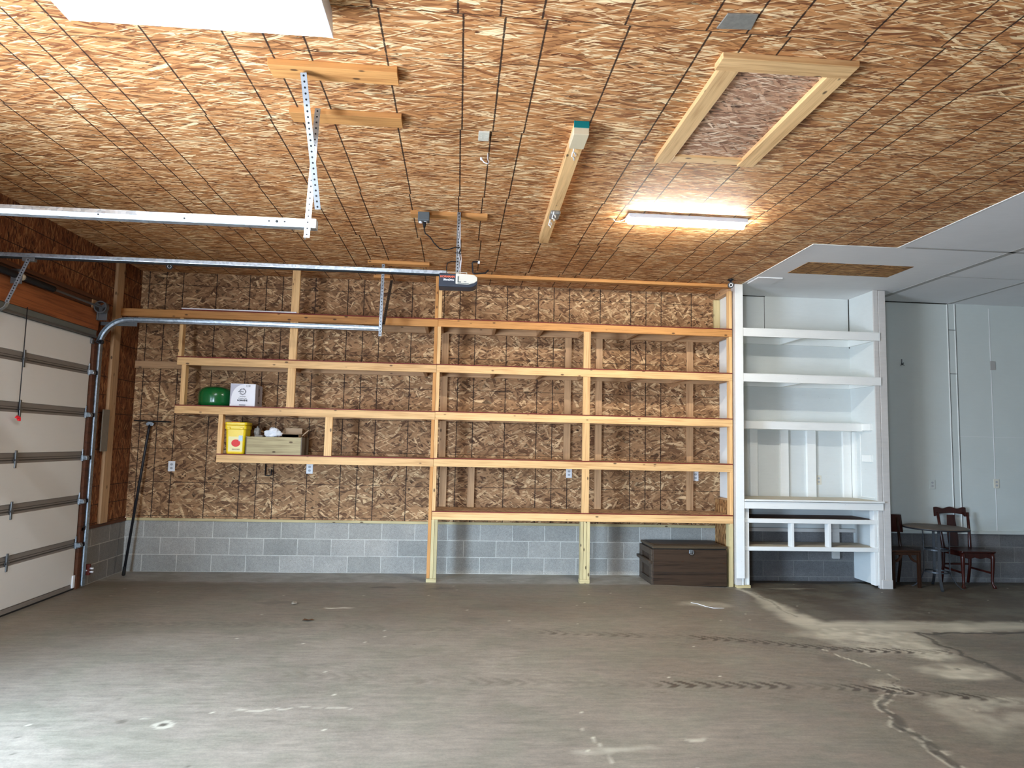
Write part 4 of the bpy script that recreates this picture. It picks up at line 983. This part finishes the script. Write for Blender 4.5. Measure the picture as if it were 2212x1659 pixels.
def pail():
    x, y, z = -2.578, -.40, D_
    o = thing('pail', (x, y, z), 'square yellow plastic pail with a round red label on the bottom shelf', 'pail')
    def sq(bm, spec, r=.03, n=6):
        rings = []
        for wx, wy, zz in spec:
            rg = []
            for cxs, cys, a0 in ((1,1,0),(-1,1,PI/2),(-1,-1,PI),(1,-1,1.5*PI)):
                for k in range(n+1):
                    a = a0+PI/2*k/n; rg.append(bm.bm.verts.new((x+cxs*(wx-r)+r*math.cos(a), y+cys*(wy-r)+r*math.sin(a), z+zz)))
            rings.append(rg)
        N = len(rings[0])
        for A, B in zip(rings, rings[1:]):
            for k in range(N):
                f = bm.bm.faces.new((A[k],A[(k+1)%N],B[(k+1)%N],B[k])); f.smooth = False
        bm.bm.faces.new(rings[0][::-1]); bm.bm.faces.new(rings[-1]); return bm
    sq(MB(), [(.098,.098,0),(.103,.103,.02),(.113,.113,.285),(.122,.122,.288),(.122,.122,.33),(.114,.114,.333)]).build('pail_body', M['yellow'], o, .003)
    sq(MB(), [(.120,.120,.334),(.124,.124,.337),(.124,.124,.362),(.119,.119,.368)]).build('pail_lid', M['yellow'], o, .003)
    MB().box(x-.05,x+.045,y-.119,y-.112,z+.355,z+.372).build('torn_tab', M['orange'], o, .003)
    MB().box(x-.09,x-.055,y-.134,y-.12,z+.285,z+.31).box(x+.055,x+.09,y-.134,y-.12,z+.285,z+.31).build('handle_lug', M['yellow'], o, .004)
    Mx = mtx((x, y-.1025, z), (1,0,0), (0,-.038,1), (0,-1,-.038))
    MB().box(-.075,.085,.03,.20,0,.002,Mx).build('label', M['pale_label'], o)
    MB().prism([(.01+.050*math.cos(2*PI*k/28), .125+.042*math.sin(2*PI*k/28)) for k in range(28)], .004, Mx).prism([(.03,.155),(.055,.185),(.05,.15)], .004, Mx).build('red_roundel', M['red_label'], o)
    MB().box(.04,.085,.15,.215,.0,.0045,Mx).build('blue_sticker', M['blue_label'], o)
    b = MB()
    for k in range(6): b.box(-.03+k*.015,-.02+k*.015,.045,.062,.0,.004,Mx)
    b.build('small_print', M['cratewood'], o)
    return o
pail()
cr = thing('wooden_crate', (-2.13,-.35,D_), 'low weathered plywood crate on the bottom shelf beside the yellow pail', 'crate')
x0, x1, y0, y1, z0, h = -2.450, -1.812, -.53, -.16, D_, .205
MB().box(x0+.012,x1-.012,y0,y0+.012,z0,z0+h).build('front_board', M['cratewood'], cr, .002)
MB().box(x0+.012,x1-.012,y1-.012,y1,z0,z0+h).build('back_board', M['cratewood'], cr, .002)
for x in (x0, x1-.012): MB().box(x,x+.012,y0,y1,z0,z0+h+.004).build('side_board', M['greyboard'], cr, .002)
MB().box(x0+.012,x1-.012,y0+.012,y1-.012,z0,z0+.012).build('bottom_board', M['cratewood'], cr)
def wad(name, c, sx, sy, sz, mat, label, cat, seed):
    bm = bmesh.new(); bmesh.ops.create_icosphere(bm, subdivisions=3, radius=1)
    r = random.Random(seed); dirs = [Vector((r.gauss(0,1),r.gauss(0,1),r.gauss(0,1))).normalized() for _ in range(26)]
    for v in bm.verts:
        n = v.co.normalized(); k = .62
        for d in dirs: k = max(k, min(1.15, .55+.62*max(0, n.dot(d))**9))
        v.co = Vector((n.x*sx*k, n.y*sy*k, n.z*sz*k)) + Vector(c)
    q = MB(); q.bm.free(); q.bm = bm
    return tag(q.build(name, M[mat], None, base=c), label, cat)
zc = D_+.012
bx = lambda n, x0, x1, y0, y1, z0, z1, m, l, c: tag(MB().box(x0,x1,y0,y1,z0,z1).build(n, M[m], None, .002, base=((x0+x1)/2,(y0+y1)/2,z0)), l, c)
bx('cardboard_box', -2.435,-1.84,-.50,-.18,zc+.001,zc+.168,'card_grey','grey flat carton filling the wooden crate beneath the other things','box')
zt = zc+.17
lb = thing('cardboard_box', (-1.965,-.40,zt), 'small open brown cardboard box on top of the crate', 'box')
MB().box(-2.06,-1.865,-.47,-.30,zt,zt+.062).build('box_body', M['card'], lb, .002)
MB().box(-2.06,-1.865,-.47,-.466,zt+.024,zt+.060,Matrix.Identity(4)).build('front_flap', M['card'], lb, .001)
MB().box(-2.06,-1.865,-.304,-.298,zt+.064,zt+.135).build('raised_flap', M['card'], lb)
tag(MB().beam((-1.855,-.36,zt+.04),(-1.775,-.36,zt+.115), .012, .006, (0,1,0)).build('cardboard_strip', M['card'], None), 'thin cardboard strip sticking up beside the small open box', 'cardboard')
bx('cardboard_box', -2.375,-2.285,-.46,-.34,zt,zt+.042,'card_grey','small grey carton lying in the crate left of the plastic bag','box')
wad('plastic_bag', (-2.172,-.42,zt+.066), .095, .06, .07, 'bag', 'crumpled white plastic bag on top of the crate', 'bag', 3)
wad('plastic_bag', (-2.392,-.30,zt+.075), .035, .05, .07, 'bag_grey', 'crumpled grey plastic bag between the pail and the crate', 'bag', 8)

# squeegee leaning in the corner
sq = thing('floor_squeegee', (-3.825,-.27,0), 'black floor squeegee standing upside down in the corner', 'squeegee')
MB().tube([(-3.825,-.268,.02),(-3.735,-.085,1.70),(-3.730,-.075,1.76)], [.0155,.0145,.014], 12).build('handle', M['black'], sq)
MB().tube([(-3.825,-.268,.0),(-3.825,-.268,.012),(-3.822,-.262,.10)], [.014,.020,.018], 12).build('grip', M['black_rubber'], sq)
MB().beam((-3.915,-.075,1.805),(-3.485,-.075,1.797), .03, .016).build('blade', M['black_rubber'], sq, .003)
MB().prism([(-.035,.0),(.035,.0),(.05,.03),(.02,.05),(-.02,.05),(-.05,.03)], .02, mtx((-3.727,-.068,1.745), (1,0,0), (0,0,1), (0,-1,0))).build('socket', M['galv'], sq, .004)

# chest under the bench
ch = thing('wooden_chest', (2.8,-.33,0), 'old dark wooden chest with lid and latch under the bench', 'chest')
cz = -.018
MB().box(2.355,3.262,-.585,-.05,cz,cz+.43).build('body', M['chestwood'], ch, .006)
ld = MB().box(2.35,3.268,-.592,-.045,cz+.442,cz+.470).build('lid', M['chesttop'], ch, .006)
MB().box(2.40,3.21,-.475,-.08,cz+.470,cz+.476).build('lid_panel', M['chestwood'], ld, .003)
MB().box(2.36,3.255,-.57,-.06,cz+.43,cz+.442).build('lid_gap', M['seam_black'], ch)
sp = MB()
sp.box(2.335,2.356,-.585,-.50,cz,cz+.43); sp.box(2.335,2.356,-.14,-.05,cz,cz+.43); sp.box(2.335,2.356,-.50,-.14,cz,cz+.085); sp.box(2.335,2.356,-.50,-.14,cz+.36,cz+.43); sp.box(2.335,2.356,-.50,-.14,cz+.215,cz+.265)
sp.build('end_frame', M['chestside'], ch, .004)
MB().box(2.300,2.336,-.60,-.04,cz+.262,cz+.298).build('carry_cleat', M['chestside'], ch, .005)
lt = MB().box(2.795,2.838,-.592,-.584,cz+.385,cz+.43).build('latch', M['galv'], ch, .004)
MB().tube([(2.838,-.594,cz+.424),(2.85,-.597,cz+.41),(2.848,-.597,cz+.385),(2.83,-.597,cz+.37),(2.808,-.596,cz+.378)], .005, 8).build('hasp_ring', M['galv_dark'], lt)
MB().box(2.38,3.25,-.5862,-.5842,cz+.158,cz+.161).build('board_joint', M['seam_black'], ch)

# ------------------------------------------------------------------ round table and chairs
zf = -.038
tb_ = thing('round_table', (5.99,-.52,zf), 'round table with dark top and grey bent iron legs between two wooden chairs', 'table')
tx, ty, th = 5.975, -.50, .755
MB().lathe([(0,th),(.345,th),(.362,th-.006),(.364,th-.014),(.358,th-.026),(0,th-.026)], (tx,ty,zf), 56).build('tabletop', M['tabletop'], tb_)
MB().lathe([(.357,th-.028),(.3655,th-.026),(.3665,th-.012),(.3645,th-.008)], (tx,ty,zf), 56).build('rim_band', M['black'], tb_)
for k in range(4):
    a = PI/4+PI/2*k+.35; ca, sa = math.cos(a), math.sin(a)
    pr = [(.155,th-.027),(.145,th-.07),(.140,.50),(.138,.24),(.142,.20),(.165,.13),(.205,.065),(.25,.02),(.285,.004)]
    bm = MB(); w = .021
    Vv = []
    for i, (r, zz) in enumerate(pr):
        r0, z0_ = pr[max(0,i-1)]; r1, z1_ = pr[min(len(pr)-1,i+1)]
        tl = math.hypot(r1-r0, z1_-z0_); nr, nz = -(z1_-z0_)/tl, (r1-r0)/tl
        row = []
        for sgn_n, sgn_w in ((-1,-1),(-1,1),(1,1),(1,-1)):
            rr, z3 = r+nr*.0035*sgn_n, max(.0005, zz+nz*.0035*sgn_n)
            row.append(bm.bm.verts.new((tx+rr*ca-sa*w*sgn_w*.75, ty+rr*sa+ca*w*sgn_w*.75, zf+z3)))
        Vv.append(row)
    for A_, B_ in zip(Vv, Vv[1:]):
        for q in range(4): bm.bm.faces.new((A_[q],A_[(q+1)%4],B_[(q+1)%4],B_[q]))
    bm.bm.faces.new(Vv[0]); bm.bm.faces.new(Vv[-1])
    bm.build('leg', M['iron'], tb_)
for zz, r in ((.475,.136),(.205,.136)):
    bm = MB(); n = 36
    vs = [[bm.bm.verts.new((tx+q*math.cos(2*PI*k/n), ty+q*math.sin(2*PI*k/n), zf+zz+e)) for k in range(n)] for q, e in ((r,-.009),(r,.009),(r-.006,.009),(r-.006,-.009))]
    for a in range(4):
        for k in range(n): bm.bm.faces.new((vs[a][k],vs[a][(k+1)%n],vs[(a+1)%4][(k+1)%n],vs[(a+1)%4][k]))
    bm.build('ring', M['iron'], tb_)
bm = MB()
for k in range(2):
    a = PI/4+PI/2*k+.35; bm.beam((tx-.155*math.cos(a),ty-.155*math.sin(a),zf+th-.03),(tx+.155*math.cos(a),ty+.155*math.sin(a),zf+th-.03), .03, .006)
bm.build('cross_bar', M['iron'], tb_)

# dining chair with shaped crest rail, splat and clawed front legs
c2 = thing('wooden_chair', (6.51,-.34,zf), 'dark mahogany chair with a shaped crest rail against the white wall', 'chair')
cx, yf, yb_, sh = 6.505, -.545, -.155, .462
seat = [(-.222,yf),(.222,yf),(.235,yf+.03),(.195,yb_),(-.195,yb_),(-.235,yf+.03)]
MB().prism(seat, .024, Matrix.Translation((cx,0,zf+sh-.024))).build('seat', M['mahogany'], c2, .008)
ap = MB()
pp = [(-.185,0),(.185,0)] + [(.185-.37*k/16, -.052-.022*abs(math.cos(2.5*PI*k/16)) if 0 < k < 16 else -.05) for k in range(17)]
ap.prism(pp, .02, mtx((cx,yf+.045,zf+sh-.024), (1,0,0), (0,0,1), (0,-1,0)))
for s in (-1,1): ap.beam((cx+s*.195,yf+.05,zf+sh-.05),(cx+s*.178,yb_+.02,zf+sh-.05), .02, .05)
ap.build('apron', M['mahogany'], c2, .003)
for s in (-1,1):
    MB().tube([(cx+s*.195,yf+.035,zf+sh-.02),(cx+s*.20,yf+.03,zf+sh-.09),(cx+s*.196,yf+.034,zf+.25),(cx+s*.19,yf+.04,zf+.10),(cx+s*.194,yf+.035,zf+.05),(cx+s*.203,yf+.02,zf+.028),(cx+s*.203,yf+.016,zf+.0)], [.026,.027,.021,.016,.016,.025,.022], 10).build('leg', M['mahogany'], c2)
    MB().tube([(cx+s*.182,yb_+.055,zf+.0),(cx+s*.182,yb_+.01,zf+.22),(cx+s*.182,yb_,zf+sh),(cx+s*.196,yb_+.02,zf+.65),(cx+s*.208,yb_+.055,zf+.90)], [.017,.018,.022,.018,.017], 8).build('rear_post', M['mahogany'], c2)
    MB().beam((cx+s*.19,yf+.04,zf+.19),(cx+s*.182,yb_+.015,zf+.20), .014, .026).build('stretcher', M['mahogany'], c2, .004)
cp = []
for k in range(21):
    q = -1+2*k/20; cp.append((q*.222, .955+.012*math.cos(q*PI*2.2)-.008*abs(q)**6))
for k in range(21):
    q = 1-2*k/20; cp.append((q*.222, .862+.022*(1-abs(q)**1.5) if abs(q) < .86 else .840))
MB().prism(cp, .022, mtx((cx,yb_+.062,zf), (1,0,0), (0,.06,1), (0,-1,.06))).build('crest_rail', M['mahogany'], c2, .006)
sp_ = []
for k in range(13): q = k/12; sp_.append((.052+.020*math.sin(q*PI*1.0)*(1-.9*q)+.012*(1-q), sh+.0+q*.40))
MB().prism([(x, z) for x, z in sp_]+[(-x, z) for x, z in reversed(sp_)], .010, mtx((cx,yb_+.01,zf), (1,0,0), (0,.10,1), (0,-1,.10))).build('splat', M['mahogany'], c2, .002)
MB().beam((cx-.182,yb_+.02,zf+.24),(cx+.182,yb_+.02,zf+.24), .02, .022).build('stretcher', M['mahogany'], c2, .003)

# bentwood chair with curved plywood back
c1 = thing('wooden_chair.001', (5.57,-.34,zf), 'brown bentwood chair with a curved plywood back half hidden by the white post', 'chair')
cx, yf, yb_, sh = 5.565, -.535, -.165, .462
seat = [(-.195,yf+.012),(-.18,yf),(.18,yf),(.195,yf+.012),(.180,yb_),(-.180,yb_)]
MB().prism(seat, .022, Matrix.Translation((cx,0,zf+sh-.022))).build('seat', M['walnut'], c1, .008)
for s in (-1,1):
    MB().beam((cx+s*.168,yf+.025,zf+0),(cx+s*.168,yf+.025,zf+sh-.022), .034, .036, (0,1,0)).build('leg', M['walnut'], c1, .004)
    MB().tube([(cx+s*.165,yb_+.06,zf),(cx+s*.165,yb_+.01,zf+.25),(cx+s*.165,yb_,zf+sh),(cx+s*.158,yb_+.045,zf+.82)], [.016,.018,.019,.014], 8).build('rear_post', M['walnut'], c1)
    br = [(cx+s*(.150-.10*math.sin(PI/2*k/8)), yf+.03, zf+sh-.15+.115*(1-math.cos(PI/2*k/8))+.01) for k in range(9)]
    b = MB()
    for p, q in zip(br, br[1:]): b.beam(p, q, .024, .018, (0,1,0))
    b.build('curved_brace', M['walnut'], c1)
MB().box(cx-.165,cx+.165,yf+.018,yf+.034,zf+sh-.06,zf+sh-.022).box(cx-.172,cx-.152,yf+.04,yb_,zf+sh-.06,zf+sh-.022).box(cx+.152,cx+.172,yf+.04,yb_,zf+sh-.06,zf+sh-.022).build('apron', M['walnut'], c1, .003)
bm = MB(); n = 14; F1, F2 = [], []
for k in range(n+1):
    q = -1+2*k/n; yy = yb_+.055-.045*abs(q)**3
    for lst, o_ in ((F1,-.006),(F2,.006)):
        lst.append([bm.bm.verts.new((cx+q*.202, yy+o_+(zz-.73)*.16, zf+zz)) for zz in (.640,.648,.74,.852,.862)])
for k in range(n):
    for j in range(4):
        f = bm.bm.faces.new((F1[k][j],F1[k+1][j],F1[k+1][j+1],F1[k][j+1])); f.smooth = True
        f = bm.bm.faces.new((F2[k][j+1],F2[k+1][j+1],F2[k+1][j],F2[k][j])); f.smooth = True
    bm.bm.faces.new((F1[k][0],F2[k][0],F2[k+1][0],F1[k+1][0])); bm.bm.faces.new((F1[k][4],F1[k+1][4],F2[k+1][4],F2[k][4]))
for k in (0,n):
    for j in range(4): bm.bm.faces.new((F1[k][j],F1[k][j+1],F2[k][j+1],F2[k][j]))
bm.build('backrest', M['mahogany'], c1)

# ------------------------------------------------------------------ litter on the floor
def pebble(x, y, r, label, seed, name='pebble', mat='stone', flatn=.5):
    bm = bmesh.new(); bmesh.ops.create_icosphere(bm, subdivisions=2, radius=r); rr = random.Random(seed)
    for v in bm.verts: v.co *= rr.uniform(.8, 1.2); v.co.z *= flatn
    q = MB(); q.bm.free(); q.bm = bm
    bmesh.ops.translate(bm, verts=bm.verts[:], vec=(x, y, fz(x,y)+r*flatn*.9))
    return tag(q.build(name, M[mat], None, base=(x,y,fz(x,y))), label, name.replace('_',' '))
pebble(-1.564,-1.643,.028,'grey pebble on the floor in front of the left shelves',1)
lf = MB()
lp = [(0,-.05),(.02,-.03),(.026,0),(.016,.03),(0,.055),(-.02,.03),(-.028,0),(-.016,-.03)]
vs = [lf.bm.verts.new((-1.294+p[1]*1.1, -2.277+p[0], .004+.012*math.sin(i*1.7)**2)) for i, p in enumerate(lp)]
cv = lf.bm.verts.new((-1.294,-2.277,.006))
for i in range(8): lf.bm.faces.new((vs[i], vs[(i+1)%8], cv))
ex = bmesh.ops.solidify(lf.bm, geom=lf.bm.faces[:], thickness=.002)
tag(lf.build('dry_leaf', M['leaf'], None, base=(-1.294,-2.277,0)), 'curled dry brown leaf on the floor beyond the bright patch', 'leaf')
wz = lambda x, y: (x, y, fz(x,y)+.004)
tag(MB().tube([wz(2.50,-1.50),wz(2.56,-1.56),wz(2.60,-1.66),wz(2.66,-1.72),wz(2.78,-1.70)], .0026, 6).build('string', M['hookmetal'], None, base=(2.6,-1.6,fz(2.6,-1.6))), 'bit of white string on the floor in front of the chest', 'string')

# ------------------------------------------------------------------ daylight, camera, render look
w = bpy.data.worlds.new('daylight'); sc.world = w; w.use_nodes = True
bgn = w.node_tree.nodes['Background']
tcn = w.node_tree.nodes.new('ShaderNodeTexCoord'); spn = w.node_tree.nodes.new('ShaderNodeSeparateXYZ'); rpn = w.node_tree.nodes.new('ShaderNodeValToRGB')
w.node_tree.links.new(tcn.outputs['Generated'], spn.inputs[0])
mpn = w.node_tree.nodes.new('ShaderNodeMapRange'); mpn.inputs[1].default_value = -1; mpn.inputs[2].default_value = 1
w.node_tree.links.new(spn.outputs[2], mpn.inputs[0]); w.node_tree.links.new(mpn.outputs[0], rpn.inputs[0])
e = rpn.color_ramp.elements; e[0].position = .46; e[0].color = (.50,.58,.70,1); e[1].position = .54; e[1].color = (.56,.76,1,1)
w.node_tree.links.new(rpn.outputs[0], bgn.inputs['Color']); bgn.inputs['Strength'].default_value = 85.0
def portal(w_, h_, M_):
    pl = bpy.data.lights.new('doorway_portal', 'AREA'); pl.shape = 'RECTANGLE'; pl.size = w_; pl.size_y = h_; pl.cycles.is_portal = True
    po = bpy.data.objects.new('doorway_portal', pl); COL.objects.link(po); po.matrix_world = M_; po['kind'] = 'helper'
# a portal only guides the sampling of the daylight that comes in through the left doorway and the added rear opening
portal(D2b-D2a, D2t, mtx((XL-.10, (D2a+D2b)/2, D2t/2), (0,-1,0), (0,0,1), (-1,0,0)))
portal(G1-G0, GT, mtx(((G0+G1)/2, YF-.10, GT/2), (1,0,0), (0,0,1), (0,-1,0)))

cam = bpy.data.cameras.new('camera'); co = bpy.data.objects.new('camera', cam); COL.objects.link(co)
cam.sensor_fit = 'HORIZONTAL'; cam.sensor_width = 36; cam.lens = 1474.56/2212*36; cam.clip_start = .05; cam.clip_end = 100
yaw, pitch, roll = .0772, .0882, .0225
cy, sy, cp_, sp2, cr_, sr = math.cos(yaw), math.sin(yaw), math.cos(pitch), math.sin(pitch), math.cos(roll), math.sin(roll)
fw = Vector((sy,cy,0)); r0 = Vector((cy,-sy,0)); u0 = Vector((0,0,1))
f2 = fw*cp_+u0*sp2; u2 = u0*cp_-fw*sp2; r3 = r0*cr_+u2*sr; u3 = u2*cr_-r0*sr
co.matrix_world = mtx((0,-8.695,1.6192), r3, u3, -f2)
sc.camera = co
sc.view_settings.view_transform = 'Standard'; sc.view_settings.look = 'None'; sc.view_settings.gamma = 1
sc.view_settings.use_curve_mapping = False; sc.view_settings.exposure = 0.0
sc.cycles.use_denoising = True
sc.cycles.max_bounces = 10; sc.cycles.diffuse_bounces = 6; sc.cycles.caustics_reflective = False; sc.cycles.caustics_refractive = False
